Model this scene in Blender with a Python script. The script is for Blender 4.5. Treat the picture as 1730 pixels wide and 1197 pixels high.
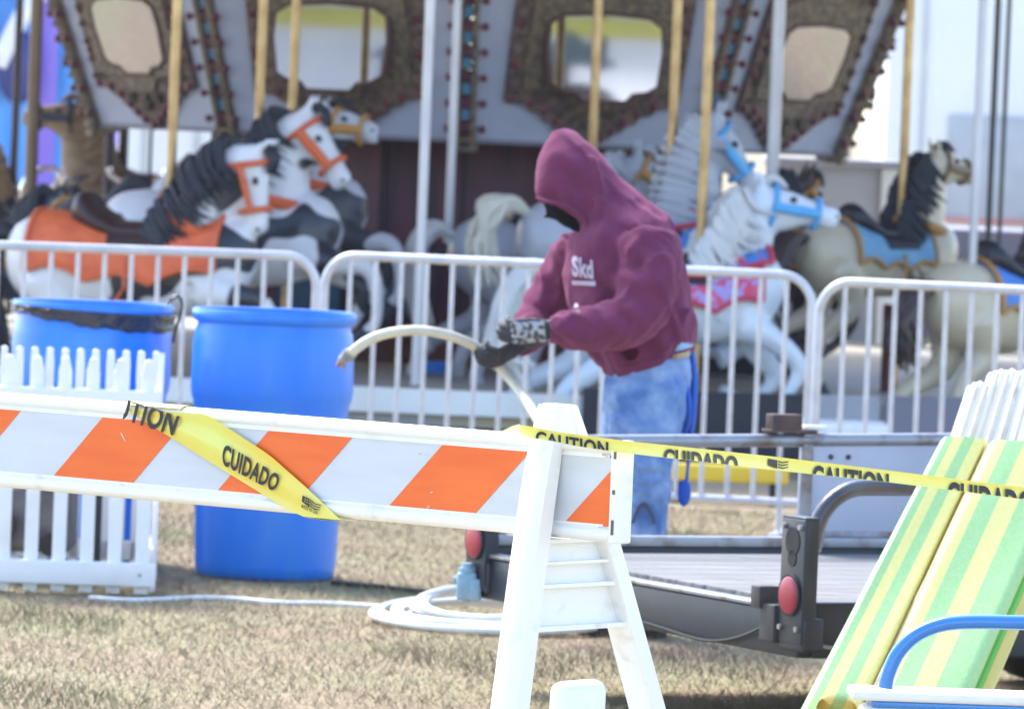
import bpy, bmesh, math, random
import numpy as np
from mathutils import Vector, Matrix
random.seed(7); np.random.seed(7)
for o in list(bpy.data.objects): bpy.data.objects.remove(o)
S = bpy.context.scene
COL = S.collection
R = math.radians

# ------------------------------------------------------------ camera
F = 11000.0                       # focal length in photo pixels (photo is 1730 x 1197)
CAMZ = 1.68
HOR = 190.0
pitch = math.atan((598.5-HOR)/F); roll = R(2.3)
Fw = Vector((0, math.cos(pitch), -math.sin(pitch)))
R0 = Vector((1,0,0)); U0 = Vector((0, math.sin(pitch), math.cos(pitch)))
Rc = R0*math.cos(roll)+U0*math.sin(roll)
Uc = -R0*math.sin(roll)+U0*math.cos(roll)
CAM = Vector((0,0,CAMZ))
cd = bpy.data.cameras.new('camera'); cam = bpy.data.objects.new('camera', cd); COL.objects.link(cam)
cam.matrix_world = Matrix(((Rc.x,Uc.x,-Fw.x,0),(Rc.y,Uc.y,-Fw.y,0),(Rc.z,Uc.z,-Fw.z,CAMZ),(0,0,0,1)))
cd.sensor_width = 36; cd.lens = F/1730*36; cd.clip_start = .5; cd.clip_end = 3000
cd.dof.use_dof = True; cd.dof.focus_distance = 13.6; cd.dof.aperture_fstop = 11.0; cd.dof.aperture_blades = 0
S.camera = cam
# ------------------------------------------------------------ light
w = bpy.data.worlds.new('World'); S.world = w; w.use_nodes = True
nt = w.node_tree; bg = nt.nodes['Background']
sky = nt.nodes.new('ShaderNodeTexSky'); sky.sky_type = 'NISHITA'; sky.sun_disc = False
SUN_EL, SUN_AZ = R(50), R(-35)      # azimuth from +Y (away from camera) clockwise
sky.sun_elevation = SUN_EL; sky.sun_rotation = SUN_AZ
sky.air_density = 1.0; sky.dust_density = 1.2; sky.ozone_density = 1.0
nt.links.new(sky.outputs[0], bg.inputs[0]); bg.inputs[1].default_value = .15
sd = bpy.data.lights.new('sun', 'SUN'); sd.energy = 2.1; sd.angle = R(20); sd.color = (1,.97,.93)
so = bpy.data.objects.new('sun', sd); COL.objects.link(so)
sdir = Vector((math.sin(SUN_AZ)*math.cos(SUN_EL), math.cos(SUN_AZ)*math.cos(SUN_EL), math.sin(SUN_EL)))
so.rotation_euler = sdir.to_track_quat('Z','Y').to_euler()
S.view_settings.view_transform = 'Standard'; S.view_settings.look = 'None'
S.view_settings.exposure = 1.95; S.view_settings.gamma = 1

# ------------------------------------------------------------ projection helpers (true distances)
def ray(px, py): return Fw + Rc*((px-865)/F) - Uc*((py-598.5)/F)
def P(px, py, d): return CAM + ray(px,py)*d
def PZ(px, z, d):                  # point at picture column px, world height z, distance d
    py = HOR + (CAMZ-z)*F/d
    for _ in range(4):
        p = P(px, py, d); py += (p.z-z)*F/d
    return P(px, py, d)
def PPL(px, py, pt, n):            # picture point on a world plane
    r = ray(px,py); return CAM + r*((pt-CAM).dot(n)/r.dot(n))

# ------------------------------------------------------------ materials
MATS = {}
def M(name, col, rough=.55, metal=0, col2=None, vs=4, thr=(.35,.65), bump=0, bs=40, spec=.5, alpha=None, stretch=None, coat=0, wave=None, detail=4, trans=0):
    if name in MATS: return MATS[name]
    m = bpy.data.materials.new(name); m.use_nodes = True; n = m.node_tree.nodes; l = m.node_tree.links
    b = n['Principled BSDF']; c = (*col,1)
    b.inputs['Base Color'].default_value = c; b.inputs['Roughness'].default_value = rough
    b.inputs['Metallic'].default_value = metal; b.inputs['Specular IOR Level'].default_value = spec
    b.inputs['Coat Weight'].default_value = coat
    tc = n.new('ShaderNodeTexCoord'); mp = n.new('ShaderNodeMapping'); l.new(tc.outputs['Object'], mp.inputs[0])
    if stretch: mp.inputs['Scale'].default_value = stretch
    if col2 is None: col2 = tuple(min(1,x*.86) for x in col)
    nz = n.new('ShaderNodeTexNoise'); nz.inputs['Scale'].default_value = vs; nz.inputs['Detail'].default_value = detail
    l.new(mp.outputs[0], nz.inputs[0])
    rp = n.new('ShaderNodeValToRGB'); rp.color_ramp.elements[0].position = thr[0]; rp.color_ramp.elements[1].position = thr[1]
    rp.color_ramp.elements[0].color = c; rp.color_ramp.elements[1].color = (*col2,1)
    l.new(nz.outputs[0], rp.inputs[0]); l.new(rp.outputs[0], b.inputs['Base Color'])
    if bump:
        nb = n.new('ShaderNodeTexNoise'); nb.inputs['Scale'].default_value = bs; nb.inputs['Detail'].default_value = 5
        l.new(mp.outputs[0], nb.inputs[0]); bp = n.new('ShaderNodeBump'); bp.inputs['Strength'].default_value = min(1,bump)
        bp.inputs['Distance'].default_value = .02; l.new(nb.outputs[0], bp.inputs['Height']); l.new(bp.outputs[0], b.inputs['Normal'])
    if trans:
        b.inputs['Transmission Weight'].default_value = trans
    if alpha: b.inputs['Alpha'].default_value = alpha
    MATS[name] = m; return m

# ------------------------------------------------------------ mesh builder
class MB:
    def __init__(s): s.v = []; s.f = []; s.mi = []; s.cur = 0
    def add(s, vs, fs, mi=None):
        o = len(s.v); s.v += [Vector(x) for x in vs]; s.f += [tuple(i+o for i in f) for f in fs]
        s.mi += [s.cur if mi is None else mi]*len(fs); return s
    def box(s, c, size, ax=None, mi=None):
        c = Vector(c); ax = ax or (Vector((1,0,0)),Vector((0,1,0)),Vector((0,0,1)))
        h = [size[i]/2 for i in range(3)]
        vs = [c+ax[0]*(x*h[0])+ax[1]*(y*h[1])+ax[2]*(z*h[2]) for x in (-1,1) for y in (-1,1) for z in (-1,1)]
        return s.add(vs, [(0,1,3,2),(4,6,7,5),(0,4,5,1),(2,3,7,6),(0,2,6,4),(1,5,7,3)], mi)
    def bbox(s, c, size, ax=None, r=.01, mi=None):      # box with bevelled edges
        bm = bmesh.new(); bmesh.ops.create_cube(bm, size=1)
        for v in bm.verts: v.co = Vector((v.co.x*size[0], v.co.y*size[1], v.co.z*size[2]))
        bmesh.ops.bevel(bm, geom=list(bm.edges), offset=r, segments=3, profile=.5, affect='EDGES')
        c = Vector(c); ax = ax or (Vector((1,0,0)),Vector((0,1,0)),Vector((0,0,1)))
        bm.verts.index_update()
        vs = [c+ax[0]*v.co.x+ax[1]*v.co.y+ax[2]*v.co.z for v in bm.verts]
        fs = [tuple(v.index for v in f.verts) for f in bm.faces]; bm.free()
        return s.add(vs, fs, mi)
    def rings(s, rings, closed=True, cap=True, mi=None):
        n = len(rings[0]); vs = [p for r in rings for p in r]; fs = []
        for i in range(len(rings)-1):
            for j in range(n if closed else n-1):
                k = (j+1)%n; fs.append((i*n+j, i*n+k, (i+1)*n+k, (i+1)*n+j))
        if cap:
            fs.append(tuple(range(n))[::-1]); fs.append(tuple((len(rings)-1)*n+j for j in range(n)))
        return s.add(vs, fs, mi)
    def loft(s, secs, n=16, mi=None, cap=True):          # secs: (centre, axisA, axisB)
        rr = []
        for c,a,b in secs:
            c,a,b = Vector(c),Vector(a),Vector(b)
            rr.append([c+a*math.cos(2*math.pi*j/n)+b*math.sin(2*math.pi*j/n) for j in range(n)])
        return s.rings(rr, True, cap, mi)
    def tube(s, pts, rad, n=12, mi=None, flat=1.0, up=None, cap=True):
        pts = [Vector(p) for p in pts]; N = len(pts)
        if not hasattr(rad,'__len__'): rad = [rad]*N
        secs = []; prev = None
        for i in range(N):
            t = (pts[min(i+1,N-1)]-pts[max(i-1,0)]).normalized()
            if prev is None:
                a = Vector(up) if up else (Vector((0,0,1)) if abs(t.z)<.9 else Vector((0,1,0)))
                a = (a-t*a.dot(t)).normalized()
            else:
                a = prev - t*prev.dot(t); a = a.normalized() if a.length>1e-6 else prev
            prev = a; b = t.cross(a).normalized()
            secs.append((pts[i], a*rad[i], b*rad[i]*flat))
        return s.loft(secs, n, mi, cap)
    def ell(s, c, a, b, cc, n=16, m=10, mi=None):
        c,a,b,cc = Vector(c),Vector(a),Vector(b),Vector(cc); secs=[]
        for i in range(m+1):
            t = math.pi*(i+.02)/(m+.04); secs.append((c+cc*math.cos(t), a*math.sin(t), b*math.sin(t)))
        return s.loft(secs, n, mi)
    def prism(s, pts, thick, mi=None):                    # pts 3-D planar outline, thick = vector
        t = Vector(thick); n = len(pts); vs = [Vector(p) for p in pts]+[Vector(p)+t for p in pts]
        fs = [tuple(range(n))[::-1], tuple(range(n,2*n))]+[(i,(i+1)%n,n+(i+1)%n,n+i) for i in range(n)]
        return s.add(vs, fs, mi)
    def lathe(s, prof, c=(0,0,0), n=48, mi=None):
        c = Vector(c); rr = [[c+Vector((r*math.cos(2*math.pi*j/n), r*math.sin(2*math.pi*j/n), z)) for j in range(n)] for r,z in prof]
        return s.rings(rr, True, False, mi)
BASE = {}
def finish(me, smooth=True, angle=40):
    bm = bmesh.new(); bm.from_mesh(me); bmesh.ops.recalc_face_normals(bm, faces=bm.faces)
    for e in bm.edges:
        if len(e.link_faces)==2: e.smooth = e.calc_face_angle(0) < R(angle)
    for f in bm.faces: f.smooth = smooth
    bm.to_mesh(me); bm.free()
def build(name, mb, mats, parent=None, world=True, smooth=True, loc=None, angle=40, recalc=True):
    base = BASE.get(parent, Vector((0,0,0))) if (parent and world) else Vector(loc or (0,0,0)) if not parent else Vector((0,0,0))
    me = bpy.data.meshes.new(name)
    me.from_pydata([v-base for v in mb.v], [], mb.f)
    mats = mats if isinstance(mats,(list,tuple)) else [mats]
    for m in mats: me.materials.append(m)
    for p,i in zip(me.polygons, mb.mi): p.material_index = i
    finish(me, smooth, angle)
    o = bpy.data.objects.new(name, me); COL.objects.link(o)
    if parent: o.parent = parent
    else: o.location = base
    BASE[o] = base
    return o
def tag(o, label=None, cat=None, group=None, kind=None):
    if label: o['label'] = label
    if cat: o['category'] = cat
    if group: o['group'] = group
    if kind: o['kind'] = kind
    return o
def thing(name, label, cat, loc=(0,0,0), rz=0, group=None, sc=1):
    o = bpy.data.objects.new(name, None); COL.objects.link(o); o.location = loc; o.rotation_euler = (0,0,rz); o.scale=(sc,)*3
    o.empty_display_size = .1; BASE[o] = Vector(loc); return tag(o, label, cat, group)
def organic(mb, voxel, smooth=6, cut=None, factor=.5):      # union of closed shapes into one continuous skin
    me = bpy.data.meshes.new('t'); me.from_pydata(mb.v, [], mb.f)
    bm = bmesh.new(); bm.from_mesh(me); bmesh.ops.recalc_face_normals(bm, faces=bm.faces); bm.to_mesh(me); bm.free()
    o = bpy.data.objects.new('t', me); COL.objects.link(o)
    m = o.modifiers.new('r','REMESH'); m.mode = 'VOXEL'; m.voxel_size = voxel
    if smooth: q = o.modifiers.new('s','SMOOTH'); q.iterations = smooth; q.factor = factor
    c = None
    if cut:
        cm = bpy.data.meshes.new('c'); cm.from_pydata(cut.v, [], cut.f)
        bm = bmesh.new(); bm.from_mesh(cm); bmesh.ops.recalc_face_normals(bm, faces=bm.faces); bm.to_mesh(cm); bm.free()
        c = bpy.data.objects.new('c', cm); COL.objects.link(c)
        b = o.modifiers.new('b','BOOLEAN'); b.operation = 'DIFFERENCE'; b.object = c; b.solver = 'EXACT'
        q = o.modifiers.new('s2','SMOOTH'); q.iterations = 2
    dg = bpy.context.evaluated_depsgraph_get(); dg.update()
    out = bpy.data.meshes.new_from_object(o.evaluated_get(dg))
    r = MB(); r.v = [v.co.copy() for v in out.vertices]; r.f = [tuple(p.vertices) for p in out.polygons]; r.mi = [0]*len(r.f)
    bpy.data.objects.remove(o); 
    if c: bpy.data.objects.remove(c)
    return r
from mathutils import noise as MN
def folds(mb, amp, sc_, stretch=(1,1,1), seed=0, keep=None):      # cloth folds pushed along the normals
    n=[Vector((0,0,0)) for _ in mb.v]
    for f in mb.f:
        a,b,c=mb.v[f[0]],mb.v[f[1]],mb.v[f[2]]; q=(b-a).cross(c-a)
        for i in f: n[i]+=q
    cen=sum(mb.v,Vector((0,0,0)))/len(mb.v); s=sum((v-cen).dot(k.normalized()) for v,k in zip(mb.v,n) if k.length>0); sg=1 if s>0 else -1
    out=[]
    for v,k in zip(mb.v,n):
        p=Vector((v.x*stretch[0],v.y*stretch[1],v.z*stretch[2]))*sc_+Vector((seed,0,0)); w=MN.noise_vector(p*.45)*1.1
        r_=1-abs(MN.noise(p+w))*2.6; r2=1-abs(MN.noise((p+w)*2.1+Vector((9,3,1))))*2.6
        d=amp*(max(-1,r_)+.4*max(-1,r2)-.5); d*= keep(v) if keep else 1
        out.append(v+k.normalized()*sg*d if k.length>0 else v)
    mb.v=out; return mb
def text2d(txt, bold=.03):                                   # letters as a flat mesh in a unit box
    cu = bpy.data.curves.new('t','FONT'); cu.body = txt; cu.size = 1; cu.offset = bold; cu.resolution_u = 4; cu.space_character = 1.08
    o = bpy.data.objects.new('t', cu); COL.objects.link(o)
    dg = bpy.context.evaluated_depsgraph_get(); dg.update()
    me = bpy.data.meshes.new_from_object(o.evaluated_get(dg)); bpy.data.objects.remove(o)
    xs = [v.co.x for v in me.vertices]; ys = [v.co.y for v in me.vertices]
    x0,x1,y0,y1 = min(xs),max(xs),min(ys),max(ys)
    bm = bmesh.new(); bm.from_mesh(me)
    for v in bm.verts: v.co = Vector(((v.co.x-x0)/(x1-x0),(v.co.y-y0)/(y1-y0),0))
    bmesh.ops.remove_doubles(bm, verts=bm.verts, dist=1e-5)
    return bm
def put_text(mb, txt, fn, bold=.03, vmin=None, vmax=None, umin=None, mi=None, slices=8):
    bm = text2d(txt, bold)
    for i in range(1, slices):
        bmesh.ops.bisect_plane(bm, geom=bm.verts[:]+bm.edges[:]+bm.faces[:], plane_co=(i/slices,0,0), plane_no=(1,0,0))
    for lim,no,c in ((vmin,(0,-1,0),'y'),(umin,(-1,0,0),'x')):
        if lim is not None:
            bmesh.ops.bisect_plane(bm, geom=bm.verts[:]+bm.edges[:]+bm.faces[:], plane_co=(lim,lim,0), plane_no=no, clear_outer=True)
    if vmax is not None:
        bmesh.ops.bisect_plane(bm, geom=bm.verts[:]+bm.edges[:]+bm.faces[:], plane_co=(0,vmax,0), plane_no=(0,1,0), clear_outer=True)
    bm.verts.index_update()
    mb.add([fn(v.co.x, v.co.y) for v in bm.verts], [tuple(v.index for v in f.verts) for f in bm.faces], mi); bm.free()
def lerp(a,b,t): return a+(b-a)*t
def quad(tl,tr,br,bl):                                       # unit square -> picture quad
    def f(u,v):
        a = (lerp(bl[0],br[0],u), lerp(bl[1],br[1],u)); b = (lerp(tl[0],tr[0],u), lerp(tl[1],tr[1],u))
        return lerp(a[0],b[0],v), lerp(a[1],b[1],v)
    return f
def curve(pts, n=8):                                         # Catmull-Rom through points
    pts = [Vector(p) for p in pts]; q = [pts[0]*2-pts[1]]+pts+[pts[-1]*2-pts[-2]]; out=[]
    for i in range(1,len(q)-2):
        for k in range(n):
            t=k/n; a,b,c,d=q[i-1:i+3]
            out.append(.5*((2*b)+(c-a)*t+(2*a-5*b+4*c-d)*t*t+(3*b-a-3*c+d)*t**3))
    out.append(pts[-1]); return out

# ------------------------------------------------------------ palette
white_pl = M('white_plastic', (.82,.82,.81), .38, col2=(.60,.56,.50), vs=16, thr=(.60,.86))
white_pt = M('white_paint', (.80,.80,.80), .5, col2=(.66,.65,.62), vs=7, thr=(.5,.85))
sheet_w = M('white_sheeting', (.60,.63,.68), .35, col2=(.56,.58,.62), vs=5, stretch=(1,1,6))
sheet_o = M('orange_sheeting', (.86,.155,.022), .38, col2=(.80,.125,.015), vs=5, stretch=(1,1,6))
tape_y = M('yellow_tape', (.80,.70,.10), .32, col2=(.75,.62,.06), vs=10, spec=.6)
tape_g = M('yellow_green_tape', (.72,.70,.16), .32, col2=(.80,.58,.07), vs=4, thr=(.4,.6))
ink = M('black_ink', (.02,.02,.025), .5)
galv = M('galvanised_steel', (.56,.56,.60), .42, metal=.35, col2=(.46,.46,.50), vs=14)
blue_pl = M('blue_plastic', (.018,.185,.74), .36, col2=(.035,.225,.70), vs=6, stretch=(2,2,.5), thr=(.45,.72), detail=9)
bag = M('black_bag', (.02,.02,.03), .25, bump=.8, bs=25)
hood_m = M('maroon_fleece', (.168,.038,.092), .95, col2=(.142,.031,.076), vs=9, bump=.5, bs=220, spec=.15)
denim = M('washed_denim', (.085,.175,.42), .9, col2=(.30,.42,.64), vs=13, thr=(.36,.74), bump=.7, bs=22, spec=.2)
dark_cl = M('dark_cloth', (.012,.012,.016), .95, spec=.1)
glove_m = M('black_glove', (.02,.02,.027), .7, col2=(.035,.035,.05), vs=50, thr=(.45,.6), bump=.3, bs=60)
glove_g = M('grey_glove_print', (.34,.36,.42), .6, col2=(.05,.05,.065), vs=50, thr=(.47,.55))
_b=hood_m.node_tree.nodes['Principled BSDF']; _b.inputs['Sheen Weight'].default_value=.35; _b.inputs['Sheen Tint'].default_value=(1,.45,.65,1); _b.inputs['Sheen Roughness'].default_value=.4
print_w = M('white_print', (.50,.43,.54), .8)
hose_m = M('cream_hose', (.62,.57,.44), .45, col2=(.50,.46,.36), vs=20)
hose_w = M('white_hose', (.74,.75,.74), .4)
gold = M('brass_pole', (.60,.42,.20), .35, metal=.55, col2=(.34,.21,.09), vs=6)
steel = M('steel_pole', (.55,.55,.60), .35, metal=.3)
dgold = M('antique_gold', (.21,.155,.10), .6, col2=(.10,.078,.06), vs=26, thr=(.4,.62), bump=1, bs=35, metal=.2)
maroon = M('maroon_paint', (.13,.025,.05), .5, col2=(.04,.013,.025), vs=3, stretch=(3,3,.4))
bulb_m = M('maroon_bulb', (.12,.01,.02), .3, col2=(.09,.008,.015))
panel_w = M('panel_white', (.40,.42,.52), .5, col2=(.34,.36,.46), vs=3)
mirror_m = M('mirror_glass', (.46,.48,.54), .03, metal=1, col2=(.42,.44,.50), vs=2)
trail_m = M('dark_steel_paint', (.026,.033,.046), .42, col2=(.045,.048,.058), vs=9, thr=(.5,.8), metal=.2)
worn_st = M('worn_steel', (.30,.31,.34), .4, col2=(.16,.12,.09), vs=12, thr=(.5,.72), metal=.5)
wood_g = M('weathered_wood', (.23,.225,.22), .85, col2=(.13,.13,.13), vs=5, stretch=(.6,8,8), bump=.4)
red_l = M('red_lens', (.30,.006,.035), .35, col2=(.24,.005,.03))
rust = M('rust', (.10,.055,.045), .8, col2=(.05,.035,.035), vs=18)
grey_pn = M('grey_sheet_metal', (.42,.44,.52), .5, col2=(.36,.38,.45), vs=4)
black = M('black_rubber', (.02,.02,.022), .8)

# ------------------------------------------------------------ ground
def gmat():
    m = bpy.data.materials.new('dry_lawn'); m.use_nodes=True; n=m.node_tree.nodes; l=m.node_tree.links; b=n['Principled BSDF']
    b.inputs['Roughness'].default_value=.95; b.inputs['Specular IOR Level'].default_value=.1
    tc=n.new('ShaderNodeTexCoord'); cols=None
    def nz(s,d=5):
        x=n.new('ShaderNodeTexNoise'); x.inputs['Scale'].default_value=s; x.inputs['Detail'].default_value=d; l.new(tc.outputs['Object'],x.inputs[0]); return x
    a=nz(1.3,6); r=n.new('ShaderNodeValToRGB'); r.color_ramp.elements[0].position=.42; r.color_ramp.elements[1].position=.60
    r.color_ramp.elements[0].color=(.32,.24,.165,1); r.color_ramp.elements[1].color=(.285,.29,.155,1); l.new(a.outputs[0],r.inputs[0])
    c=nz(14,8); r2=n.new('ShaderNodeValToRGB'); r2.color_ramp.elements[0].position=.3; r2.color_ramp.elements[1].position=.75
    r2.color_ramp.elements[0].color=(.31,.24,.155,1); r2.color_ramp.elements[1].color=(.36,.29,.195,1); l.new(c.outputs[0],r2.inputs[0])
    mx=n.new('ShaderNodeMix'); mx.data_type='RGBA'; mx.inputs[0].default_value=.5; l.new(r.outputs[0],mx.inputs[6]); l.new(r2.outputs[0],mx.inputs[7])
    l.new(mx.outputs[2],b.inputs['Base Color'])
    bp=n.new('ShaderNodeBump'); bp.inputs['Distance'].default_value=.03; l.new(c.outputs[0],bp.inputs['Height']); l.new(bp.outputs[0],b.inputs['Normal'])
    return m
g = MB(); N=40
for j in range(N+1):
    for i in range(N+1):
        u=(i/N-.5)*2; v=(j/N-.5)*2; g.v.append(Vector((math.copysign(abs(u)**2.5,u)*900, 30+math.copysign(abs(v)**2.5,v)*900, 0)))
for j in range(N):
    for i in range(N): a=j*(N+1)+i; g.f.append((a,a+1,a+N+2,a+N+1)); g.mi.append(0)
tag(build('ground', g, gmat()), kind='structure')
# dry grass blades
def grass():
    n=420000
    y=13+15*np.random.rand(n)**.9; x=(np.random.rand(n)-.5)*(y*.24+1.2)
    h=.008+.020*np.random.rand(n)**1.6; a=np.random.rand(n)*6.283; wd=.0009+.0012*np.random.rand(n)
    pat=np.sin(x*2.3+np.sin(y*1.7)*1.5)+np.sin(y*2.9+x)*.8+.5*np.sin(x*7+y*3)
    pat2=np.sin(x*1.3+2+np.sin(y*.9)*2)+np.sin(y*1.55-x*.7+1)*.9+.5*np.sin(x*5-y*4)
    h*=np.where(pat>.9,1.5,1)
    lx=(np.random.rand(n)-.5)*.06; ly=(np.random.rand(n)-.5)*.06
    v=np.zeros((n,3,3)); v[:,0,0]=x-np.cos(a)*wd; v[:,0,1]=y-np.sin(a)*wd; v[:,1,0]=x+np.cos(a)*wd; v[:,1,1]=y+np.sin(a)*wd
    v[:,2,0]=x+lx; v[:,2,1]=y+ly; v[:,2,2]=h
    v[:,:2,2]=-.002
    me=bpy.data.meshes.new('grass'); me.vertices.add(n*3); me.vertices.foreach_set('co', v.reshape(-1))
    me.loops.add(n*3); me.loops.foreach_set('vertex_index', np.arange(n*3,dtype=np.int32))
    me.polygons.add(n); me.polygons.foreach_set('loop_start', np.arange(0,n*3,3,dtype=np.int32)); 
    me.update(); me.validate()
    cols=[(.43,.335,.205),(.375,.29,.18),(.29,.31,.135),(.47,.38,.24),(.29,.20,.125)]
    for i,c in enumerate(cols): me.materials.append(M('blade_%d'%i, c, .9, spec=.1, col2=tuple(k*.8 for k in c), vs=3))
    for mt in me.materials:                       # blades take the lawn's overall light instead of flickering one by one
        cx=mt.node_tree.nodes.new('ShaderNodeCombineXYZ'); cx.inputs[2].default_value=1; cx.inputs[1].default_value=-.15
        mt.node_tree.links.new(cx.outputs[0], mt.node_tree.nodes['Principled BSDF'].inputs['Normal'])
    mi=np.random.choice(4,n,p=[.40,.34,.08,.18]); r=np.random.rand(n)
    mi[(pat>.7)&(r<.55)]=2; mi[(pat2>.8)&(r<.6)]=4; mi[(pat2>.2)&(r<.2)]=1
    me.polygons.foreach_set('material_index', mi.astype(np.int32)); me.update()
    o=bpy.data.objects.new('grass', me); COL.objects.link(o); tag(o,'short dry tan grass with greener patches on the ground','grass',kind='stuff')
grass()

# ------------------------------------------------------------ barricade
YAW=R(38); bx=Vector((math.cos(YAW),-math.sin(YAW),0)); bn=Vector((math.sin(YAW),math.cos(YAW),0)); UP=Vector((0,0,1))
O=PZ(905,0,13.33); O.z=0
def L(b,n,z): return O+bx*b+bn*n+UP*z
bar=thing('barricade','white plastic A-frame barricade with orange striped board','barricade',tuple(O))
zt,zb=1.025,.818
FP=L(0,-.0155,0)
def bpx(px,py): return (PPL(px,py,FP,bn)-O).dot(bx)
def board():
    m=MB(); prof=[]
    # I-beam profile: thin web, round rims
    def prf(cz): return [(math.cos(t)*.022, cz+math.sin(t)*.0155) for t in [math.pi*2*i/14 for i in range(14)]]
    for cz in (zt-.0155, zb+.0155):
        m.rings([[L(b,n,z) for n,z in prf(cz)] for b in (-2.25,-1.5,-.7,0,bpx(1034,850)+.002)])
    m.box(L(-1.06,0,(zt+zb)/2),(2.38,.028,zt-zb-.03),(bx,bn,UP))
    for s in (-1,):                                     # ledge under the upper rim
        m.box(L(-1.053,-.014,zt-.034),(2.39,.006,.004),(bx,bn,UP)); m.box(L(-1.053,-.014,zb+.034),(2.39,.006,.004),(bx,bn,UP))
    return m
brd=build('board',board(),white_pl,bar)
tag(brd,'white board with orange stripes')
zs0,zs1=zb+.032,zt-.036
FP=L(0,-.0155,0)
def bpx(px,py): return (PPL(px,py,FP,bn)-O).dot(bx)
m=MB(); m.cur=0
EB=bpx(1034,850)
m.add([L(-2.2,-.0152,zs0),L(EB,-.0152,zs0),L(EB,-.0152,zs1),L(-2.2,-.0152,zs1)],[(0,1,2,3)])
build('white_sheeting',m,sheet_w,brd)
hgt=zs1-zs0; st=[bpx(88,824),bpx(365,845),bpx(655,868),bpx(953,890)]
per=(st[3]-st[0])/3; st=[st[0]-per*k for k in range(6,0,-1)]+st
for b0 in st:
    wdt=per*.49; sl=hgt*1.0
    pts=[(b0,zs0),(b0+wdt,zs0),(b0+wdt+sl,zs1),(b0+sl,zs1)]
    # clip to right end of the board
    e=EB-.002
    if b0+wdt+sl>e:
        q=[(b0,zs0),(min(b0+wdt,e),zs0)]
        if b0+wdt<e: q.append((e,zs0+(e-b0-wdt)/sl*hgt))
        if b0+sl<e: q+= [(e,zs1),(b0+sl,zs1)]
        else: q.append((e,zs0+(e-b0)/sl*hgt))
        pts=q
    m=MB(); m.add([L(b,-.0162,z) for b,z in pts],[tuple(range(len(pts)))]); build('orange_stripe',m,sheet_o,brd)
# end flange with slots
m=MB(); EB=bpx(1034,850); m.bbox(L(EB+.012,-.002,(zt+zb)/2),(.024,.05,zt-zb+.002),(bx,bn,UP),r=.005)
fl=build('end_cap',m,white_pl,brd)
for z,h in ((zt-.022,.028),((zt+zb)/2,.009),(zb+.032,.030)):
    m=MB(); m.tube([L(EB+.012,-.0275,z-h/2),L(EB+.012,-.0275,z+h/2)],.0032,8); build('slot',m,M('slot_dark',(.16,.13,.10),.8),fl)
# A-frame legs
def aframe(off):
    def LL(b,n,z): return L(b+off,n,z)
    top=1.088
    def leg(sgn,slope,b0,bw,extra):
        m=MB(); rr=[]
        for z,wn in ((top,.024),(1.03,.034),(.98,.042),(.90,.047),(.75,.05),(.45,.052),(.1,.055),(.012,.056)):
            k=(top-z); cn=sgn*(.012+k*slope+extra*(1-math.exp(-k*6)))
            bwz=bw*(1+.12*k)
            c=[(-1,-1),(1,-1),(1,1),(-1,1)]; r=.16; ring=[]
            for (x,y) in ((-1,-1+r),(-1+r,-1),(1-r,-1),(1,-1+r),(1,1-r),(1-r,1),(-1+r,1),(-1,1-r)):
                ring.append(LL(b0+x*bwz/2, cn+y*wn/2, z))
            rr.append(ring)
        m.rings(rr); return m
    near=leg(-1,.135,0,.062,.022); far=leg(1,.50,.006,.06,.012)
    a=build('leg',near,white_pl,bar); tag(a,'near leg in front of the board')
    b=build('leg',far,white_pl,bar)
    # head joining both legs
    m=MB(); rr=[]
    for z,hn,hb in ((1.03,.062,.066),(1.06,.052,.064),(1.086,.046,.062),(1.0895,.040,.054)):
        ring=[]
        for (x,y) in ((-1,-.8),(-.8,-1),(.8,-1),(1,-.8),(1,.8),(.8,1),(-.8,1),(-1,.8)):
            ring.append(LL(x*hb/2, .004+y*hn/2+ (.012 if y>0 else 0)*(1.09-z)/.06, z))
        rr.append(ring)
    m.rings(rr); build('head',m,white_pl,bar)
    # web between the legs
    def nL(z,g=0): return -(.012+(1.088-z)*.135+.022)+.022+g
    def nR(z,g=0): return (.012+(1.088-z)*.50+.012)-.022-g
    m=MB()
    def plate(z0,z1,b0,th):
        m.prism([LL(b0,nL(z0),z0),LL(b0,nR(z0),z0),LL(b0,nR(z1),z1),LL(b0,nL(z1),z1)], bx*th)
    plate(.628,.812,.0,.008)
    for z,t in ((.628,.010),(.716,.008),(.764,.006),(.808,.008)):
        m.prism([LL(-.026,nL(z),z),LL(-.026,nR(z),z),LL(.030,nR(z),z),LL(.030,nL(z),z)], UP*t)
    z0,z1=.72,.806
    build('web',m,white_pl,bar)
    # low rounded ballast lug between the legs
    m=MB(); m.bbox(LL(0,.11,.42),(.055,.15,.20),(bx,bn,UP),r=.025); m.box(LL(0,.10,.36),(.04,.34,.03),(bx,bn,UP))
    br=build('cross_brace',m,white_pl,bar)
    m=MB(); m.bbox(LL(-.028,.11,.465),(.008,.07,.045),(bx,bn,UP),r=.003); build('brace_recess',m,M('off_white',(.66,.65,.62),.5),br)
aframe(0); aframe(-2.05)
for px,py,a,l_ in ((208,738,-.9,.022),(715,767,0,.028),(729,831,.3,.006),(723,856,.5,.010),(700,752,1.2,.006),(640,747,.1,.012)):
    c=PPL(px,py,L(0,-.0168,0),bn); d=bx*math.cos(a)+UP*math.sin(a); q=d.cross(bn)*.0011
    m=MB(); m.add([c-d*l_/2-q,c+d*l_/2-q,c+d*l_/2+q,c-d*l_/2+q],[(0,1,2,3)]); build('scratch',m,M('scratch_grey',(.75,.73,.70),.7,col2=(.4,.4,.38),vs=60),brd)
m=MB()
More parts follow.
